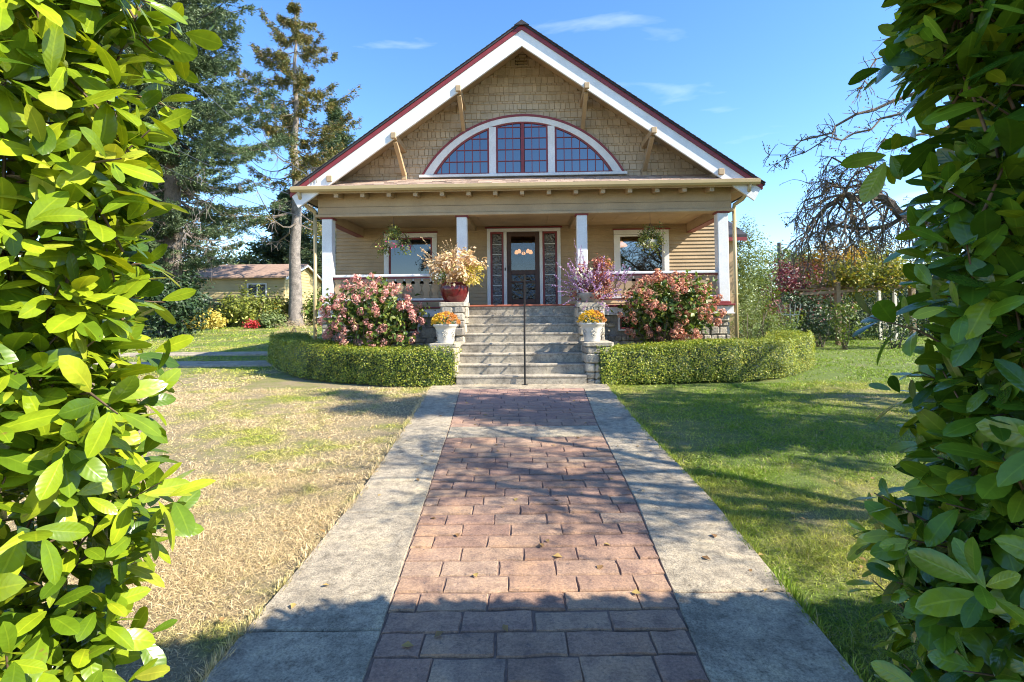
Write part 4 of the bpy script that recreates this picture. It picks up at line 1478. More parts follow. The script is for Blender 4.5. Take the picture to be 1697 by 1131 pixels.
# ------------------------------------------------------------------ clipped box hedges
def box_hedge(lab, line, w, h, seed):
    rng = np.random.default_rng(seed)
    L = [Vector((x, y, 0)) for x, y in line]
    # resample the front line and step inwards
    pts = []
    for i in range(len(L) - 1):
        k = max(2, int((L[i + 1] - L[i]).length / .12))
        pts += [L[i].lerp(L[i + 1], j / k) for j in range(k)]
    pts.append(L[-1])
    for _ in range(12):
        pts = [pts[0]] + [(pts[i - 1] + pts[i] * 2 + pts[i + 1]) / 4 for i in range(1, len(pts) - 1)] + [pts[-1]]
    n = len(pts)
    side = 1 if line[-1][0] < line[0][0] else -1
    T = [(pts[min(i + 1, n - 1)] - pts[max(i - 1, 0)]).normalized() for i in range(n)]
    NO = [Vector((-d.y, d.x, 0)) * side for d in T]         # outward, towards the lawn
    t = thing('box_hedge', lab, 'hedge', (pts[n // 2].x, pts[n // 2].y, gz(pts[n // 2].y)))
    b = Vector(t.location)
    def bulge(i, v):                                          # the clipped face swells and pinches along its run
        return .05 * math.sin(i * .11 * 2.2 + seed) + .055 * abs(math.sin(i * .72 + 2.5 * mnoise.noise((i * .09, 1.7, seed)))) ** .6 * (1.15 - .5 * v) + .05 * mnoise.noise((i * .12 * 1.3, v * 2, seed)) + .035 * mnoise.noise((i * .4, v * 6, seed + 3))
    def surf(i, s):
        """s in 0..1 round the section: outer foot, outer face, top, inner face"""
        per = 2 * h + w
        d = s * per
        p, no = pts[i], NO[i]
        z0 = gz(p.y)
        hh = h * (1 + .05 * math.sin(i * .12 * 1.7 + seed * 2))
        if d < h:
            v = d / h
            o = p + no * (bulge(i, v) - .05 * (v - .4) ** 2 - (.10 * max(0, v - .8) * 5 * .3)) + Vector((0, 0, z0 + .02 + hh * v))
            return o, no
        if d < h + w:
            v = (d - h) / w
            o = p - no * (.05 + v * (w - .1)) + Vector((0, 0, z0 + hh * (1 - .35 * (v - .5) ** 4 * 4) + .03 * mnoise.noise((i * .3, v * 4, seed))))
            return o, Vector((0, 0, 1))
        v = (d - h - w) / h
        return p - no * w + Vector((0, 0, z0 + hh * (1 - v))), -no
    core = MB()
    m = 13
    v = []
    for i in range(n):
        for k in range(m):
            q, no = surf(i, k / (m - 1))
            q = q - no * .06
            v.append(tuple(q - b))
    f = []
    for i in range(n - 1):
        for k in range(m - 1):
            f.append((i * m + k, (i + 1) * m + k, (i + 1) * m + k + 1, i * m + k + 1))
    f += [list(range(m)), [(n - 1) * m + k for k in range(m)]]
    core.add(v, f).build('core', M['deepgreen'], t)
    cnt = 52000
    ii = rng.uniform(0, n - 1.001, cnt)
    ss = rng.uniform(0, 1, cnt) ** 1.15
    P = np.empty((cnt, 3)); O = np.empty((cnt, 3))
    for k in range(cnt):
        i = int(ii[k])
        a, no = surf(i, ss[k]); a2, _ = surf(i + 1, ss[k])
        q = a.lerp(a2, ii[k] - i)
        P[k] = q; O[k] = no
    ends = []
    for e, dr_ in ((0, -T[0]), (n - 1, T[-1])):
        k = 2600
        a = rng.uniform(0, 1, (k, 2))
        q = np.array(pts[e])[None] - np.array(NO[e])[None] * (a[:, :1] * w) + np.array([0, 0, 1.])[None] * (gz(pts[e].y) + a[:, 1:] * h) + np.array(dr_)[None] * (.05 * rng.random((k, 1)))
        ends.append((q, np.repeat(np.array(dr_)[None], k, 0)))
    P = np.concatenate([P] + [e[0] for e in ends]); O = np.concatenate([O] + [e[1] for e in ends])
    P = P + O * rng.normal(size=(len(P), 1)) * .022 - O * .015 + rng.normal(size=P.shape) * .008
    V, F = leaf_quads(rng, P, .034, .020, O * 1.0, .35)
    np_obj('foliage', V - np.array(b), F, M['boxwood'], t, 'stuff')
box_hedge('clipped low box hedge curving left of the steps', [(-1.14, 9.64), (-2.3, 9.66), (-3.48, 10.1), (-4.5, 10.9), (-5.6, 12.2), (-6.5, 13.9)], .85, .70, 1)
box_hedge('clipped low box hedge curving right of the steps', [(1.60, 9.62), (3.0, 9.64), (4.3, 9.84), (5.36, 10.25), (6.4, 11.15), (7.0, 12.3)], .85, .72, 2)

# ------------------------------------------------------------------ laurel hedges at the gateway
def leaf_template(k):
    r_ = random.Random(100 + k)
    n = 6
    bend = r_.uniform(.02, .32); fold = r_.uniform(.12, .42); wid = r_.uniform(.175, .235); tw = r_.uniform(-.25, .25)
    prof = [.05, .44, .78, 1.0, .95, .56, .02]
    v, uv = [], []
    for i in range(n + 1):
        s = (0, .14, .32, .54, .74, .91, 1.0)[i]
        w = wid * prof[i]
        zc = -bend * s * s
        a = tw * s
        for u in (-1, -.5, 0, .5, 1):
            x = u * w
            z = abs(u) * w * fold - .12 * w * u * u * 2
            x, z = x * math.cos(a) - z * math.sin(a), x * math.sin(a) + z * math.cos(a)
            v.append((x, s, zc + z))
            uv.append((u, s))
    f = []
    for i in range(n):
        for q in range(4):
            f.append((i * 5 + q, i * 5 + q + 1, (i + 1) * 5 + q + 1, (i + 1) * 5 + q))
    return np.array(v), np.array(f), np.array(uv)
TPL = [leaf_template(k) for k in range(7)]

def laurel(lab, outline, top, seed, mat, dens, leafL, x_vis, lean=0.0, belly=1.35, tilt_up=.35, thick=.30):
    """outline: plan line of the hedge face (x,y,density); shoots stand out of it, each with a spiral of leaves"""
    rng = np.random.default_rng(seed)
    t = thing('laurel_hedge', lab, 'hedge', (outline[len(outline) // 2][0], outline[len(outline) // 2][1], gz(1)))
    b = np.array(t.location)
    sh, dr = [], []
    for i in range(len(outline) - 1):
        a, c = np.array(outline[i][:2]), np.array(outline[i + 1][:2])
        l = np.linalg.norm(c - a)
        d = (c - a) / l
        no = np.array([d[1], -d[0]])
        k = int(l * (top + .3) * dens * outline[i][2])
        s = rng.random(k)
        z = rng.uniform(-.28, top, k)
        q = a + s[:, None] * (c - a) + no * (rng.normal(size=(k, 1)) * .045 - .03)
        bl = .05 * np.sin(z * 4.1 + seed) + .04 * np.sin(z * 9.7 + s * 3)
        inx = np.where(z > top - .5, (z - top + .5) ** 2 * .5, 0) + lean * ((z - belly) / .8) ** 2
        q = q + no * (bl - inx)[:, None]
        sh.append(np.column_stack([q, z]))
        dr.append(np.column_stack([np.repeat(no[None], k, 0) + rng.normal(size=(k, 2)) * .45, tilt_up + rng.normal(size=k) * .4]))
    ax = np.array([o[:2] for o in outline])
    # leaves along the top and scattered inside
    seg = np.linalg.norm(ax[1:] - ax[:-1], axis=1)
    k = int(520 * seg.sum())
    i = rng.choice(len(seg), k, p=seg / seg.sum())
    q = ax[i] + (ax[i + 1] - ax[i]) * rng.random((k, 1))
    cen = np.array([np.sign(ax[:, 0].mean()) * (np.abs(ax[:, 0]).min() + .45), 1.12])
    q = q + (np.array([0, 1.15]) - q * np.array([0, 1])) * rng.uniform(.1, .9, (k, 1))
    sh.append(np.column_stack([q, np.where(rng.random(k) < .55, top + rng.normal(size=k) * .06, rng.uniform(-.2, top, k))]))
    dr.append(np.column_stack([rng.normal(size=(k, 2)) * .6, np.ones(k)]))
    S = np.concatenate(sh); D = unit(np.concatenate(dr))
    pos_, dirs, nrms, Ls = [], [], [], []
    tw = MB()
    for p, d in zip(S, D):
        l = rng.uniform(.06, .16)
        if rng.random() < .3 and abs(p[0]) < 2.2:
            tw.tube([p - d * .08 + np.array([0, 0, -.03]), p, p + d * l], [.0035, .0028, .0016], 4, False)
        e1 = unit(np.cross(d, [0.13, .21, .97])); e2 = np.cross(d, e1)
        m = rng.integers(6, 9)
        ph = rng.uniform(0, 6.28)
        for j in range(m):
            s = (j + .5) / m
            a = ph + j * 2.4
            rad = e1 * math.cos(a) + e2 * math.sin(a)
            ld = rad * (1.0 - .35 * s) + d * (.35 + .8 * s * s) + np.array([0, 0, -.12])
            pos_.append(p + d * l * s + rad * .006)
            dirs.append(ld)
            nn = d * (1.0 - .5 * s) + np.array([0, 0, .55]) + rng.normal(size=3) * .28 - rad * .2
            nrms.append(nn)
            Ls.append(leafL * rng.uniform(.62, 1.18) * (1 - .25 * s * s))
    P = np.array(pos_); Y = unit(np.array(dirs)); Nn = np.array(nrms)
    Z = unit(Nn - Y * np.sum(Nn * Y, 1, keepdims=True)); X = np.cross(Y, Z)
    Ls = np.array(Ls)
    keep = ~((P[:, 1] < .62) & (np.abs(P[:, 0]) < P[:, 1] * 1.02 + .12))      # the gateway itself is clear
    P, X, Y, Z, Ls = P[keep], X[keep], Y[keep], Z[keep], Ls[keep]
    tid = rng.integers(0, len(TPL), len(P))
    u = P[:, 0] / np.maximum(P[:, 1], .05); w = (P[:, 2] - 1.34) / np.maximum(P[:, 1], .05)
    vis = (np.abs(u) < 1.0) & (w < .62) & (w > -.72) & (P[:, 1] > .3)
    size = np.where(vis, Ls * (.25 + np.abs(Z[:, 1])) / np.maximum(P[:, 1], .2) ** 1.5, 0)
    order = np.argsort(-size)
    single = set(order[:300].tolist())
    MESH = [np_mesh('leaf', v, f, mat, uv, True) for v, f, uv in TPL]
    groups = {}
    for i in range(len(P)):
        if i in single and vis[i]:
            Mx = Matrix([[X[i][r] * Ls[i], Y[i][r] * Ls[i], Z[i][r] * Ls[i], P[i][r] - b[r]] for r in range(3)] + [[0, 0, 0, 1]])
            o = bpy.data.objects.new('leaf', MESH[tid[i]])
            col.objects.link(o)
            o.parent = t
            o.matrix_basis = Mx
        else:
            groups.setdefault(tid[i], []).append(i)
    Vs, Fs, Us, n0 = [], [], [], 0
    for k, idx in groups.items():
        v, f, uv = TPL[k]
        idx = np.array(idx)
        far = (np.abs(P[idx, 0]) > 2.6)
        W = (v[None, :, 0, None] * X[idx][:, None] + v[None, :, 1, None] * Y[idx][:, None] + v[None, :, 2, None] * Z[idx][:, None]) * Ls[idx][:, None, None] + P[idx][:, None] - b
        Vs.append(W.reshape(-1, 3))
        Fs.append((f[None] + (np.arange(len(idx)) * len(v))[:, None, None] + n0).reshape(-1, 4))
        Us.append(np.tile(uv, (len(idx), 1)))
        n0 += len(idx) * len(v)
    np_obj('foliage', np.concatenate(Vs), np.concatenate(Fs), mat, t, 'stuff', np.concatenate(Us), True)
    # woody framework
    for k in range(26):
        i = rng.integers(0, len(outline) - 1)
        q = ax[i] + (ax[i + 1] - ax[i]) * rng.random()
        q = np.array([q[0] + math.copysign(rng.uniform(.40, .75), q[0]), 1.08 + rng.uniform(.05, .3)])
        pts = [np.array([q[0], q[1], -.32])]
        while pts[-1][2] < top - .3:
            pts.append(pts[-1] + np.array([rng.normal() * .05, rng.normal() * .04, rng.uniform(.2, .35)]))
        tw.tube(pts, np.linspace(.016, .006, len(pts)), 5, False)
    tw.v = [tuple(np.array(q) - b) for q in tw.v]
    tw.build('branch', M['bark_brown'], t, True, 'stuff')
    return len(P)
LL = [(-3.6, .55, .35), (-2.4, .62, .6), (-1.65, .72, 1), (-1.21, .84, 1), (-1.01, .97, 1.1), (-.92, 1.12, 1.1), (-.95, 1.28, 1), (-1.08, 1.40, .8), (-1.5, 1.48, .35), (-3.6, 1.48, .3), (-3.6, 1.47, 0)]
RL_ = [(6.0, 1.80, .3), (6.0, 1.79, .75), (2.0, 1.79, .9), (1.55, 1.52, .9), (1.20, 1.42, 1), (1.07, 1.30, 1.1), (1.03, 1.14, 1.1), (1.09, .98, 1.1), (1.24, .84, 1), (1.55, .62, 1), (2.2, .40, .6), (6.0, .34, .4), (6.0, .3, 0)]
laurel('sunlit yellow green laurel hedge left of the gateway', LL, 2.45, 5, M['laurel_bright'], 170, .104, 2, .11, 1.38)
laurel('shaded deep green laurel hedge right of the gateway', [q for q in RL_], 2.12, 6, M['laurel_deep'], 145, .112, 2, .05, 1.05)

# ------------------------------------------------------------------ trees
def conifer(lab, x, y, H, Rb, z0, mat, bark, seed, whorls, per, sprays, spL, spW, droop, dense=1.0, trunk_r=.35, top_r=.2, gap=0, name='spruce_tree', hang=.0, dead=0, dead_z=None, group=None, jag=.2, upturn=.15, needle=9, taper=.85, spread=.30, skirt=0):
    rng = np.random.default_rng(seed)
    g0 = gz(y)
    t = thing(name, lab, 'tree', (x, y, g0), group=group)
    k = 9
    tp = [(rng.normal() * .018 * i, rng.normal() * .018 * i, H * i / k) for i in range(k + 1)]
    tr = [trunk_r * (1.45 if i == 0 else 1) * (1 - .93 * i / k) for i in range(k + 1)]
    tp[0] = (0, 0, -.1)
    tp.insert(1, (0, 0, .45)); tr.insert(1, trunk_r * 1.05)
    MB().tube(tp, tr, 12).build('trunk', M[bark], t, True)
    limb = MB()
    Q, DQ = [], []
    dl = MB()
    for wv in range(whorls):
        s = wv / (whorls - 1)
        z = z0 + (H - z0) * s
        rad = (Rb * (1 - s) ** taper + top_r) * (1 + jag * rng.normal()) * (min(1, .42 + .15 * max(0, z - z0 - 1)) if skirt else 1)
        tx = np.array([np.interp(z, [q[2] for q in tp], [q[0] for q in tp]), np.interp(z, [q[2] for q in tp], [q[1] for q in tp])])
        for j in range(per):
            if rng.random() < gap: continue
            a = rng.uniform(0, 2 * PI)
            l = rad * rng.uniform(.6, 1.15)
            d = np.array([math.cos(a), math.sin(a), 0])
            rise = rng.normal() * .06
            pts = []
            for q in range(7):
                u = q / 6
                zz = z + l * (rise * u - droop * u * (1.15 - u) * 1.6 + upturn * u * u)
                pts.append(np.array([tx[0], tx[1], 0]) + d * l * u + np.array([0, 0, zz]))
            isdead = dead_z is not None and z < dead_z and rng.random() < dead
            limb.tube(pts, np.linspace(max(.02, .035 * (1 - s) + .02) * (trunk_r / .35) ** .5, .008, 7), 4, False)
            if isdead:
                for m in range(14):
                    u = rng.uniform(.3, 1)
                    p = pts[int(u * 6)]
                    e = p + np.array([rng.normal() * .25, rng.normal() * .25, -rng.uniform(.1, .9)])
                    dl.tube([p, (p + e) / 2 + rng.normal(size=3) * .08, e], [.012, .009, .005], 3, False)
                continue
            m = max(3, int(sprays * (l / Rb + .2) * dense))
            u = rng.uniform(.18, 1, m)
            for uu in u:
                i = min(int(uu * 6), 5)
                p = pts[i] + (pts[i + 1] - pts[i]) * (uu * 6 - i)
                side = np.array([-d[1], d[0], 0]) * rng.normal() * .55
                w_ = spread * l * (1.1 - uu) + .10
                p = p + side * w_ + np.array([0, 0, -abs(rng.normal()) * hang - .02])
                Q.append(p)
                DQ.append(d * .7 + side + np.array([0, 0, -.15 + .2 * rng.normal()]))
    limb.build('limb', M['bark_dark'], t, False, 'stuff')
    if dl.v: dl.build('dead_branch', M['twig_dead'], t, False, 'stuff')
    Q = np.array(Q); DQ = unit(np.array(DQ))
    P = np.repeat(Q, needle, 0) + rng.normal(size=(len(Q) * needle, 3)) * spL * .35
    V, F = leaf_quads(rng, P, spL, spW, None, .5, dirs=np.repeat(DQ, needle, 0) * 1.2, fold=.1, droop=hang)
    np_obj('crown', V, F, M[mat], t, 'stuff')
    return t

conifer('tall dense blue green spruce behind the left laurel hedge', -15.9, 24, 24, 6.2, 3.6, 'spruce', 'bark_dark', 71, 44, 8, 90, .15, .038, .30, trunk_r=.45, hang=.10, dead=.40, dead_z=8.0, jag=.2, needle=22, gap=.06, spread=.22, skirt=1)
conifer('tall thin sparse spruce with long bare grey trunk and yellowing needles', -13.1, 31, 19.6, 4.5, 6.2, 'sparse', 'bark_grey', 72, 19, 4, 78, .17, .045, .30, trunk_r=.40, top_r=.55, gap=.05, hang=.22, dead=.7, dead_z=10.5, jag=.34, upturn=.26, needle=18, taper=.66, spread=.09)
conifer('dark green spruce rising behind the sparse spruce', -15.2, 44, 18.8, 5.4, 3.5, 'conifer', 'bark_dark', 73, 42, 7, 26, .30, .06, .25, trunk_r=.35, hang=.12, needle=16, taper=1.1)
conifer('dark conifer behind the shed roof', -20.6, 47, 11.5, 4.6, 1.5, 'conifer', 'bark_dark', 74, 26, 7, 24, .45, .12, .2, trunk_r=.3, hang=.1)
conifer('dark conifer far left beyond the blue spruce', -26, 36, 17, 5, 1.2, 'spruce', 'bark_dark', 75, 34, 7, 24, .42, .12, .25, trunk_r=.35, hang=.1)

# the old apple tree: crooked limbs and drooping bare twigs
def grow(mb, rng, p, d, l, r, depth, tips, sag, kids=(2, 4), wander=.17):
    n = 5 if depth else 4
    pts = [np.array(p, float)]
    d = np.array(d, float)
    for i in range(n):
        d = unit(d + rng.normal(size=3) * wander + np.array([0, 0, -sag]))
        pts.append(pts[-1] + d * l / n)
    mb.tube(pts, np.linspace(r, max(r * .45, .0035), n + 1), 5 if r > .02 else 3, False)
    if depth == 0:
        for q in pts[1:]: tips.append((q, d))
        return
    for k in range(rng.integers(*kids) + 1):
        i = rng.integers(1, n + 1)
        dd = unit(d * .7 + rng.normal(size=3) * .75)
        grow(mb, rng, pts[i], dd, l * rng.uniform(.45, .75), r * .5, depth - 1, tips, sag * 1.15, kids, wander)
    if depth > 1:
        grow(mb, rng, pts[-1], d, l * .7, r * .55, depth - 1, tips, sag * 1.1, kids, wander)

def apple_tree(lab, base, limbs, seed, leaf_n, mat, extra=(), leafL=.055):
    rng = np.random.default_rng(seed)
    t = thing('apple_tree', lab, 'tree', base)
    b = np.array(base)
    tk = MB(); mb = MB()
    tips = []
    for k, (pts, r0, r1, dep, sag, tl, nk) in enumerate(limbs):
        pts = [np.array(q, float) - b for q in pts]
        fine = []
        for i in range(len(pts) - 1):
            for s in (0, .33, .66):
                q = pts[i] * (1 - s) + pts[i + 1] * s
                fine.append(q + (rng.normal(size=3) * .035 if (i or s) else 0))
        fine.append(pts[-1])
        (tk if k == 0 else mb).tube(fine, np.linspace(r0, r1, len(fine)), 9 if k == 0 else 6, True)
        if dep < 0: continue
        for i in range(1, len(fine)):
            d = unit(fine[i] - fine[i - 1])
            for _ in range(nk):
                dd = unit(d * .6 + rng.normal(size=3) * .8)
                grow(mb, rng, fine[i], dd, tl * rng.uniform(.6, 1.2), r1 * .55 + .004, dep, tips, sag)
    tk.build('trunk', M['bark_dark'], t, True)
    mb.build('limb', M['bark_dark'], t, False, 'stuff')
    if leaf_n:
        i = rng.integers(0, len(tips), leaf_n)
        P = np.array([tips[j][0] for j in i]) + rng.normal(size=(leaf_n, 3)) * .02
        V, F = leaf_quads(rng, P, leafL, leafL * .5, None, .0)
        np_obj('crown', V, F, M[mat], t, 'stuff')
    return t
apple_tree('gnarled old apple tree with drooping bare twigs beyond the right laurel hedge', (8.3, 8.0, gz(8)), [
    ([(8.3, 8.0, -.15), (8.15, 7.9, .9), (7.9, 7.7, 1.7), (7.5, 7.5, 2.35)], .24, .14, -1, 0, 0, 0),
    ([(7.5, 7.5, 2.35), (6.5, 7.35, 2.45), (5.6, 7.2, 2.62), (5.15, 7.2, 2.92), (4.75, 7.25, 2.98), (4.45, 7.3, 2.80)], .095, .030, 2, .17, .46, 3),
    ([(7.5, 7.5, 2.35), (6.9, 7.2, 3.3), (6.4, 7.1, 4.0), (6.0, 7.0, 4.35)], .07, .03, -1, 0, 0, 0),
    ([(6.0, 7.0, 4.35), (5.2, 7.0, 4.22), (4.5, 7.0, 3.86), (4.0, 7.0, 3.66), (3.52, 7.0, 3.47)], .028, .004, 0, .05, .20, 5),
    ([(6.0, 7.0, 4.35), (5.3, 7.05, 4.02), (4.7, 7.05, 3.76), (4.2, 7.0, 3.62), (3.62, 7.0, 3.36)], .022, .004, 0, .06, .20, 5),
    ([(6.4, 7.1, 4.0), (5.6, 7.1, 3.75), (5.0, 7.1, 3.55), (4.55, 7.1, 3.30), (4.3, 7.1, 3.05)], .022, .004, 1, .10, .24, 4),
    ([(6.0, 7.0, 4.35), (5.75, 7.0, 4.75), (5.35, 7.0, 4.95), (4.95, 7.0, 4.62), (4.78, 7, 4.35)], .02, .004, 0, .05, .22, 4),
    ([(6.0, 7.0, 4.35), (5.9, 7.1, 5.0), (5.6, 7.1, 5.25), (5.25, 7.1, 5.12)], .02, .004, 0, .03, .20, 4),
    ([(5.6, 7.2, 2.62), (5.1, 7.25, 3.1), (4.6, 7.3, 3.12), (4.2, 7.3, 2.9), (4.05, 7.3, 2.55)], .03, .005, 1, .14, .30, 4),
    ([(5.15, 7.2, 2.92), (4.8, 7.0, 3.4), (4.4, 7.0, 3.4), (4.1, 7.0, 3.05)], .025, .005, 1, .14, .30, 3),
    ([(7.5, 7.5, 2.35), (8.2, 7.7, 3.4), (9.1, 7.8, 4.2), (9.8, 8.2, 4.6)], .09, .03, 2, .06, .7, 2),
    ([(7.9, 7.7, 1.7), (8.4, 7.0, 2.9), (8.6, 6.2, 4.0), (8.3, 5.6, 4.6)], .09, .03, 2, .06, .7, 2),
    ([(5.6, 7.2, 2.62), (5.2, 7.4, 2.5), (4.7, 7.5, 2.55), (4.3, 7.5, 2.40)], .035, .011, 2, .17, .40, 3),
], 81, 4200, 'apple', leafL=.038)
apple_tree('leafy apple tree standing out of view to the right of the path', (7.0, 2.4, gz(2.4)), [
    ([(7.0, 2.4, -.30), (6.95, 2.45, .8), (6.8, 2.5, 1.9), (6.6, 2.6, 2.6)], .20, .13, -1, 0, 0, 0),
    ([(6.6, 2.6, 2.6), (5.8, 2.5, 3.2), (4.9, 2.7, 3.7), (4.2, 2.9, 4.1)], .09, .022, 2, .03, .8, 3),
    ([(6.6, 2.6, 2.6), (6.3, 3.2, 3.6), (5.9, 3.8, 4.3), (5.7, 4.3, 4.9)], .09, .022, 2, .03, .8, 3),
    ([(6.6, 2.6, 2.6), (6.9, 2.4, 3.9), (6.7, 2.5, 5.0), (6.5, 2.6, 5.7)], .09, .022, 2, .02, .8, 3),
    ([(6.3, 3.2, 3.6), (5.6, 2.9, 4.2), (5.2, 3.3, 5.0)], .06, .02, 2, .02, .8, 3),
], 82, 2600, 'shade', leafL=.07)
apple_tree('bushy apple tree standing out of view right of the lawn', (11.2, 4.6, gz(4.6)), [
    ([(11.2, 4.6, -.25), (11.1, 4.6, 1.0), (10.9, 4.7, 2.2), (10.7, 4.8, 2.8)], .22, .15, -1, 0, 0, 0),
    ([(10.7, 4.8, 2.8), (9.8, 5.1, 3.8), (9.0, 5.3, 4.6), (8.3, 5.5, 5.1)], .1, .03, 2, .03, .8, 3),
    ([(10.7, 4.8, 2.8), (10.2, 5.6, 4.0), (9.8, 6.2, 5.0), (9.6, 6.6, 5.8)], .1, .03, 2, .03, .8, 3),
    ([(10.7, 4.8, 2.8), (11.0, 4.2, 4.2), (10.8, 4.0, 5.4), (10.6, 3.9, 6.4)], .1, .03, 2, .02, .8, 3),
], 83, 2600, 'shade', leafL=.11)

conifer('slender conifer standing out of view beyond the apple trees on the right', 9.4, 4.3, 10.5, 1.7, 2.2, 'conifer', 'bark_dark', 84, 24, 5, 26, .22, .06, .25, trunk_r=.16, top_r=.3, gap=.1, hang=.1, jag=.3, needle=12)
# ------------------------------------------------------------------ garden beyond the house, right
bush('garden_tree', 'loose feathery green tree against the right house corner', 'tree', (7.25, 16, 2.3), (.66, .6, 1.85), 'greygreen', 90, 60, .13, .11, .03, 101, shell=.3, r0=.03)
bush('garden_shrub', 'upright bright green shrub behind the feathery tree', 'shrub', (8.45, 17.5, 2.0), (.62, .55, 1.55), 'green', 50, 46, .13, .12, .045, 102, shell=.3, r0=.03)
bush('garden_shrub', 'low grey green rosemary shrub by the downspout', 'shrub', (6.9, 14.9, .95), (.95, .6, .62), 'greygreen', 60, 60, .10, .09, .014, 103, shell=.3)
bush('plum_tree', 'purple leaved plum tree with dark red top', 'tree', (10.9, 20, 2.05), (1.6, 1.1, 1.25), 'plum', 120, 50, .16, .11, .06, 104, shell=.45, r0=.05)
bush('laurel_shrub', 'dark green shrub under the purple plum tree', 'shrub', (10.4, 18.6, 1.15), (1.3, .7, .8), 'deepgreen', 70, 50, .14, .11, .05, 105)
bush('privet_hedge', 'tall green hedge row behind the plum tree', 'hedge', (14.2, 27.5, 2.6), (4.6, 1.2, 1.95), 'green', 190, 60, .28, .16, .07, 106, shell=.5)
bush('golden_tree', 'small golden orange leaved tree above the pergola', 'tree', (12.7, 20.6, 3.2), (1.15, 1.0, .85), 'gold', 90, 44, .16, .12, .06, 107, r0=.05)
bush('garden_tree', 'yellow green tree right of the golden tree', 'tree', (14.8, 21.5, 3.0), (1.35, 1.0, 1.35), 'goldgreen', 90, 44, .17, .12, .06, 108, shell=.4, r0=.05)
bush('juniper_shrub', 'dark spreading juniper behind the pergola post', 'shrub', (12.2, 18.6, 1.25), (1.35, .8, 1.0), 'deepgreen', 110, 60, .16, .12, .03, 109, shell=.4)
bush('evergreen_shrub', 'dark evergreen mass far right of the juniper', 'shrub', (15.6, 19.6, 1.6), (1.8, 1.0, 1.35), 'deepgreen', 120, 50, .18, .13, .06, 110)
for k, (lab, x, y, cz, rx, rz, mat, fl) in enumerate((
    ('rose bush with orange blooms beside the rosemary shrub', 8.15, 15.6, .95, .55, .62, 'green', 'mumorange'),
    ('leggy dark rose bush in front of the fan trellis', 9.35, 15.9, .85, .65, .60, 'deepgreen', 'hydpink'),
    ('leggy rose bush with pink bloom left of the pergola post', 9.75, 15.2, .95, .45, .70, 'green', 'hydpink'),
    ('leggy rose bush right of the pergola post', 11.3, 15.3, .85, .62, .62, 'deepgreen', 'whitepetal'),
    ('pink flowering rose bush left of the fan trellis', 8.85, 17.4, 1.2, .38, .45, 'hydpink', 'hydpink'))):
    bush('rose_bush', lab, 'rose bush', (x, y, cz), (rx, rx * .8, rz), mat, 34, 26, .10, .085, .05, 120 + k, shell=.25, extra=(('flower', fl, .05, .1, .06, .05),), nst=9, r0=.014)

# pergola carrying a vine
t = thing('pergola', 'weathered pergola post and rails overgrown with a vine', 'pergola', (10.3, 16.4, gz(16.4)))
g0 = gz(16.4)
MB().box(-.07, .07, -.07, .07, -.1, 2.0, .01).build('post', M['post'], t)
MB().box(2.3, 2.44, -.07, .07, -.1, 2.05, .01).build('post', M['post'], t)
MB().bar((-1.2, 0, 1.62), (2.7, 0, 1.84), .07, .09).build('rail', M['post'], t)
MB().bar((-.6, .5, 1.88), (2.8, .5, 1.98), .07, .09).build('rail', M['post'], t)
for k in range(6):
    MB().bar((-.9 + k * .62, -.25, 1.73 + k * .034), (-.9 + k * .62, .85, 1.80 + k * .034), .05, .06).build('batten', M['post'], t)
rng = np.random.default_rng(140)
P, out = clump_pts(rng, (1.15, .2, 2.2), (1.6, .7, .5), 100, 40, .14, .2)
V, F = leaf_quads(rng, P, .11, .075, out * .4, .5)
np_obj('vine', V, F, M['goldgreen'], t, 'stuff')

# fan trellis
t = thing('fan_trellis', 'small white fan trellis standing among the roses', 'trellis', (9.05, 16.9, gz(16.9)))
for k in range(5):
    a = (k - 2) * .12
    MB().bar((a * .5, 0, .2), (a * 1.0 + a * .5, 0, 1.28), .035, .02).build('slat', M['lattice'], t)
MB().bar((-.26, -.022, .95), (.26, -.022, .95), .02, .035).build('crossbar', M['lattice'], t)
MB().bar((0, .02, -.05), (0, .02, .3), .04, .03).build('stake', M['lattice'], t)

# white lattice garden arbour, at the far right
t = thing('garden_arbour', 'white garden arbour with checked lattice beyond the juniper', 'arbour', (12.75, 18.0, gz(18)))
for x in (0, .55):
    MB().box(x - .05, x + .05, -.05, .05, -.1, 1.78, .008).build('post', M['lattice'], t)
MB().box(-.15, .75, -.08, .08, 1.78, 1.88, .01).build('top_rail', M['red'], t)
for k in range(7):
    MB().bar((.05 + k * .075, -.012, .35), (.05 + k * .075, -.012, 1.2), .028, .012).build('slat', M['lattice'], t)
for k in range(10):
    MB().bar((.05, .008, .38 + k * .088), (.50, .008, .38 + k * .088), .012, .028).build('slat', M['lattice'], t)

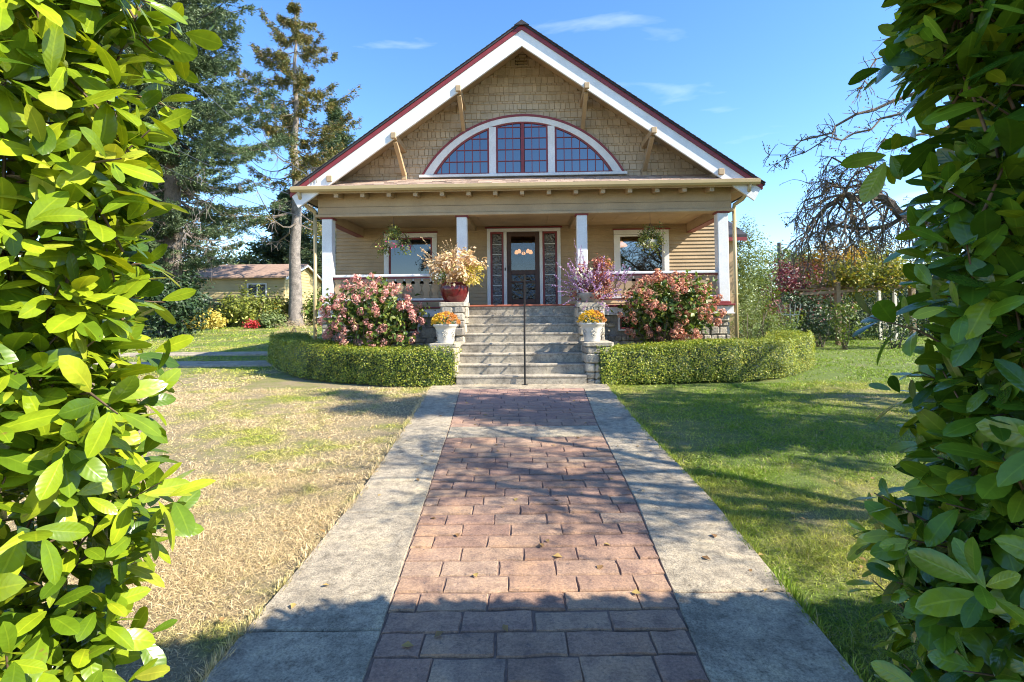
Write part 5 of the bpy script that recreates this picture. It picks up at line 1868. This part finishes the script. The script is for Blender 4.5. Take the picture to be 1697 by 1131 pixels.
# ------------------------------------------------------------------ neighbour's shed and planting, left
sh = thing('shed', 'yellow tan clapboard shed with low brown roof behind the sparse spruce', 'shed', (-18.6, 37.6, gz(35)))
def s(x, y, z): return (x + 18.6, y - 37.6, z - gz(35))
mb = MB()
a = s(-22.6, 34.42, .5); b_ = s(-15.32, 40.9, 3.95)
mb.box(a[0], b_[0], a[1], b_[1], a[2] - .3, b_[2]).build('wall', M['shedwall'], sh)
gy = [s(0, 34.42, 3.95), s(0, 40.9, 3.95), s(0, 37.6, 5.0)]
MB().prism_x([(q[1], q[2]) for q in gy], b_[0] - .12, b_[0]).build('gable_wall', M['shedwall'], sh)
for i in range(14):
    z = .95 + i * .215
    if i * .215 + .95 < 3.75:
        q0 = s(-22.6, 34.40, z); q1 = s(-15.30, 34.40, z)
        for x0, x1 in (((q0[0], q1[0]),) if not (2.65 < z + .1 < 3.5) else ((q0[0], s(-17.75, 0, 0)[0]), (s(-16.45, 0, 0)[0], q1[0]))):
            MB().prism_x([(q0[1] - .035, q0[2]), (q0[1], q0[2]), (q0[1], q0[2] + .21), (q0[1] - .005, q0[2] + .21)], x0, x1).build('clapboard', M['shedwall'], sh)
for i in range(18):
    z = .95 + i * .215
    if z < 3.9: y0, y1 = 34.42, 40.9
    else:
        f_ = (z + .1 - 3.95) / 1.05
        y0, y1 = 34.42 + 3.18 * f_, 40.9 - 3.3 * f_
    if y1 - y0 < .3: continue
    q = s(-15.30, y0, z); q2 = s(-15.30, y1, z)
    v = [(q[0] - .01, q[1], q[2]), (q[0] + .035, q[1], q[2]), (q[0] + .005, q[1], q[2] + .21), (q[0] - .01, q[1], q[2] + .21)]
    v += [(p_[0], q2[1], p_[2]) for p_ in v]
    MB().add(v, [(0, 1, 2, 3), (7, 6, 5, 4), (0, 4, 5, 1), (1, 5, 6, 2), (2, 6, 7, 3)]).build('clapboard', M['shedwall'], sh)
rf = MB()
e0, e1, rg = s(0, 34.0, 3.86), s(0, 41.3, 3.86), s(0, 37.6, 5.03)
x0, x1 = s(-23, 0, 0)[0], s(-15.0, 0, 0)[0]
rf.prism_x([(e0[1], e0[2]), (rg[1], rg[2]), (rg[1], rg[2] + .1), (e0[1], e0[2] + .1)], x0, x1)
rf.prism_x([(rg[1], rg[2]), (e1[1], e1[2]), (e1[1], e1[2] + .1), (rg[1], rg[2] + .1)], x0, x1)
rf.build('roof', M['shedroof'], sh)
rb_ = MB()
rb_.prism_x([(e0[1], e0[2] - .12), (rg[1], rg[2] - .12), (rg[1], rg[2] + .02), (e0[1], e0[2] + .02)], x1 + .002, x1 + .05)
rb_.prism_x([(rg[1], rg[2] - .12), (e1[1], e1[2] - .12), (e1[1], e1[2] + .02), (rg[1], rg[2] + .02)], x1 + .002, x1 + .05)
rb_.build('bargeboard', M['white'], sh)
w = MB()
for q in ((-17.75, -17.68, 2.72, 3.46), (-17.10, -17.05, 2.72, 3.46), (-16.52, -16.45, 2.72, 3.46), (-17.75, -16.45, 3.46, 3.53), (-17.75, -16.45, 2.66, 2.72)):
    A, B = s(q[0], 34.34, q[2]), s(q[1], 34.43, q[3])
    w.box(A[0], B[0], A[1], B[1], A[2], B[2])
w = w.build('window', M['white'], sh)
for q in ((-17.68, -17.10), (-17.05, -16.52)):
    A, B = s(q[0], 34.40, 2.72), s(q[1], 34.415, 3.46)
    MB().box(A[0], B[0], A[1], B[1], A[2], B[2]).build('pane', M['doorglass'], w)

fn = thing('slat_fence', 'low wooden fence of wide horizontal boards before the shed', 'fence', (-18.4, 33.0, gz(33)))
for k in range(5):
    MB().box(-2.3 + k * 1.15, -2.2 + k * 1.15, -.01, .09, -.1, 1.75).build('post', M['fence'], fn)
for k in range(6):
    MB().box(-2.4, 2.5, -.045, -.012, .12 + k * .275, .12 + k * .275 + .20, .006).build('board', M['fence'], fn)

for k, (lab, x, y, cz, rx, rz, mat, n, per) in enumerate((
    ('broad pale green rhododendron in front of the shed window', -15.9, 31.2, 1.75, 1.75, 1.15, 'lime', 90, 40),
    ('olive green shrub just left of the grey trunk', -14.1, 31.6, 1.5, 1.0, 1.0, 'goldgreen', 60, 40),
    ('shrub growing against the shed gable, right of the grey trunk', -11.7, 31.8, 1.7, 1.1, 1.2, 'green', 70, 40),
    ('low golden shrub at the far left lawn edge', -17.3, 29.0, 1.05, 1.1, .5, 'yellowleaf', 50, 40),
    ('small pale round shrub right of the red flowers', -13.9, 29.4, 1.0, .65, .5, 'greygreen', 40, 36),
    ('dark climber scrambling over the slat fence', -18.0, 32.4, 1.6, 1.6, .9, 'deepgreen', 60, 36),
    ('dark shrub mass left of the fence under the blue spruce', -20.5, 30.5, 1.7, 1.8, 1.3, 'deepgreen', 80, 40),
    ('dense dark evergreen shrub hiding the foot of the blue spruce', -15.3, 23.0, 1.75, 1.5, 1.55, 'deepgreen', 110, 44),
    ('tall dark broadleaf shrub hanging below the blue spruce', -17.2, 26.5, 2.9, 1.2, 1.2, 'deepgreen', 90, 40))):
    bush('garden_shrub', lab, 'shrub', (x, y, cz), (rx, rx * .75, rz), mat, n, per, .2, .2, .09, 150 + k, shell=.35, nst=6, r0=.03)
bush('flower_clump', 'small clump of red flowers at the left lawn edge', 'flowers', (-14.6, 28.6, .88), (.35, .3, .22), 'redflower', 16, 20, .08, .12, .08, 170, shell=.3, leafname='blossom')
bush('garden_shrub', 'dry grassy plant at the lawn edge before the grey trunk', 'shrub', (-9.6, 22.5, .75), (.9, .5, .3), 'straw', 20, 24, .12, .25, .012, 171, shell=.2)

# far trees closing the view
def treeline(name, lab, x0, x1, y, h, mat, seed, n):
    rng = np.random.default_rng(seed)
    parts = []
    for i in range(n):
        x = rng.uniform(x0, x1)
        hh = h * rng.uniform(.6, 1.1)
        P, out = clump_pts(rng, (x, y + rng.normal() * 3, gz(y) + hh * .5), (hh * .32, hh * .32, hh * .5), 40, 30, hh * .06, .5)
        parts.append(leaf_quads(rng, P, .5, .3, out * .6, .4))
    V, F = join_vf(parts)
    o = np_obj(name, V, F, M[mat], None, 'stuff')
    tag(o, lab, 'trees')
treeline('distant_woods', 'dark distant tree belt behind the shed on the left', -62, -19, 66, 9.5, 'conifer', 180, 26)
treeline('distant_woods', 'distant green tree belt beyond the garden on the right', 19, 66, 58, 7.0, 'green', 181, 26)

# ------------------------------------------------------------------ poles and wires
def pole(lab, x, y, z, r, arm):
    t = thing('utility_pole', lab, 'utility pole', (x, y, gz(y)))
    MB().tube([(0, 0, -.2), (0, 0, z - gz(y))], [r * 1.15, r * .85], 10).build('post', M['pole'], t)
    if arm: MB().box(-1.0, 1.0, -.07, .07, z - gz(y) - 1.0, z - gz(y) - .85).build('crossarm', M['pole'], t)
pole('grey utility pole rising behind the shed roof', -23.3, 50, 9.35, .2, False)
pole('dark utility pole beyond the garden right of the house', 23.3, 45, 7.3, .2, False)
def wire(lab, a, b, sag, r=.012, group=None):
    a, b = Vector(a), Vector(b)
    pts = [a.lerp(b, i / 16) - Vector((0, 0, sag * 4 * (i / 16) * (1 - i / 16))) for i in range(17)]
    mid = pts[8].copy()
    o = MB().tube([p - mid for p in pts], r, 5).build('power_line', M['wire'])
    o.location = mid
    tag(o, lab, 'cable', group)
wire('service wire slanting to the left roof corner, uppermost', (-15.2, 22.5, 13.2), (-4.35, 11.25, 4.32), .35, .010)
wire('service wire slanting past the left roof corner, middle one', (-15.4, 22, 9.2), (-4.55, 11.6, 3.95), .25, .010)
wire('service wire slanting past the left roof corner, lowest one', (-15.8, 22, 8.3), (-4.6, 12.3, 3.6), .25, .008)
wire('wire running to the dark utility pole right of the house', (-4, 46, 6.7), (23.25, 45, 6.62), .15, .025)
wire('wire running on from the dark utility pole into the trees', (23.35, 45, 6.62), (40, 50, 6.0), .4, .025)
p0 = hw(-4.62, -.52, 4.30)
t = thing('service_bracket', 'small metal wire bracket standing on the left roof corner', 'bracket', p0)
for k in range(3):
    MB().tube([(k * .07, 0, -.08), (k * .07 - .05, 0, .22), (k * .07 + .12, 0, .26)], .008, 5).build('hook', M['pole'], t)

# ------------------------------------------------------------------ turf and fallen leaves
rng = np.random.default_rng(200)
def inside_path(x, y):
    return (x > np.interp(y, PY, LO) + .02) & (x < np.interp(y, PY, RO) - .02) & (y < 9.68)
HL = [(-1.14, 9.64), (-2.3, 9.66), (-3.48, 10.1), (-4.5, 10.9), (-5.6, 12.2), (-6.5, 13.9)]
HR = [(1.60, 9.62), (3.0, 9.64), (4.3, 9.84), (5.36, 10.25), (6.4, 11.15), (7.0, 12.3)]
def turf(n, y0, y1, L, W, name):
    a = rng.random(n)
    y = np.sqrt(y0 * y0 + a * (y1 * y1 - y0 * y0))
    x = rng.uniform(-1.06, 1.06, n) * y
    k = ~inside_path(x, y)
    fl = np.interp(-x, [-q[0] for q in HL][::1], [q[1] for q in HL], left=99, right=99) if False else np.interp(x, [q[0] for q in HL[::-1]], [q[1] for q in HL[::-1]], left=99, right=99)
    fr = np.interp(x, [q[0] for q in HR], [q[1] for q in HR], left=99, right=99)
    k &= ~((y > fl + .05) & (x < -1)) & ~((y > fr + .05) & (x > 1))
    k &= ~((np.abs(x) < 5.2) & (y > 9.6))
    for q0, q1 in ((12.75, 13.7), (15.2, 16.05)):
        k &= ~((y > q0) & (y < q1) & (x < -5.5))
    patch = np.sin(x * 1.9 + 1.3 * np.sin(y * 1.1)) + np.sin(y * 2.7 + 2 * np.sin(x * 1.4)) + .8 * np.sin(x * 6.1 + y * 4.3) + .8 * np.sin(y * 9.1 - x * 5.2)
    k &= rng.random(n) < np.clip(.72 + .22 * patch, .22, 1)
    x, y, patch = x[k], y[k], patch[k]
    z = np.where(y < 42, .035 * (y - 9.5), .035 * 32.5) - .022
    m = len(x)
    P = np.column_stack([x, y, z])
    d = rng.normal(size=(m, 3)); d[:, 2] = np.abs(d[:, 2]) * .6 + .6
    lie = rng.random(m) < np.where(x < 0, .60, .3)          # dry thatch lies down
    d[lie, 2] *= .22
    d = unit(d)
    s_ = unit(np.cross(d, rng.normal(size=(m, 3))))
    l = L * rng.uniform(.5, 1.3, (m, 1)) * np.clip(1.05 + .16 * patch, .6, 1.6)[:, None]; w_ = W * rng.uniform(.6, 1.3, (m, 1))
    V = np.empty((m, 5, 3))
    bend = np.zeros((m, 3)); bend[:, 2] = -1
    V[:, 0] = P - s_ * w_ / 2; V[:, 1] = P + s_ * w_ / 2
    V[:, 2] = P + d * l * .55 + s_ * w_ * .4; V[:, 3] = P + d * l * .55 - s_ * w_ * .4
    V[:, 4] = P + d * l + bend * l * .18
    b = (np.arange(m) * 5)[:, None]
    F = np.concatenate([b + np.array([[0, 1, 2]]), b + np.array([[0, 2, 3]]), b + np.array([[3, 2, 4]])], 0)
    return V.reshape(-1, 3), F
def edge_tufts(n):
    y = rng.uniform(2.0, 9.4, n); left = rng.random(n) < .5
    x = np.where(left, np.interp(y, PY, LO) - .012, np.interp(y, PY, RO) + .012) + rng.normal(size=n) * .012
    keep = np.sin(y * 7.3 + left * 2) + np.sin(y * 17.1) + rng.normal(size=n) * .6 > -.3
    x, y, left = x[keep], y[keep], left[keep]
    m = len(x)
    P = np.column_stack([x, y, .035 * (y - 9.5) - .02])
    d = np.column_stack([np.where(left, 1, -1) * rng.uniform(-.3, .9, m), rng.normal(size=m) * .5, rng.uniform(.5, 1.3, m)])
    return leaf_quads(rng, P, .075, .006, None, .2, dirs=unit(d) * 2.5, fold=.05)
V, F = join_vf([edge_tufts(16000), turf(330000, 1.9, 5.0, .046, .0032, 'a'), turf(250000, 4.8, 9.8, .052, .0055, 'b'), turf(190000, 9.3, 20, .06, .013, 'c'), turf(60000, 20, 33, .08, .035, 'd')])
np_obj('grass', V, F, M['blade'], None, 'stuff')

n = 260
y = rng.uniform(2.4, 14, n) ; x = rng.uniform(-.9, .9, n) * y
P = np.column_stack([x, y, .035 * (y - 9.5) + np.where(inside_path(x, y), .026, .012)])
ok = (y < 9.3) | (np.abs(x) > 7.2)
V, F = leaf_quads(rng, P[ok], .05, .032, np.array([0, 0, 2.5]), 1.2, fold=.25)
np_obj('fallen_leaves', V, F, M['fallen'], None, 'stuff')
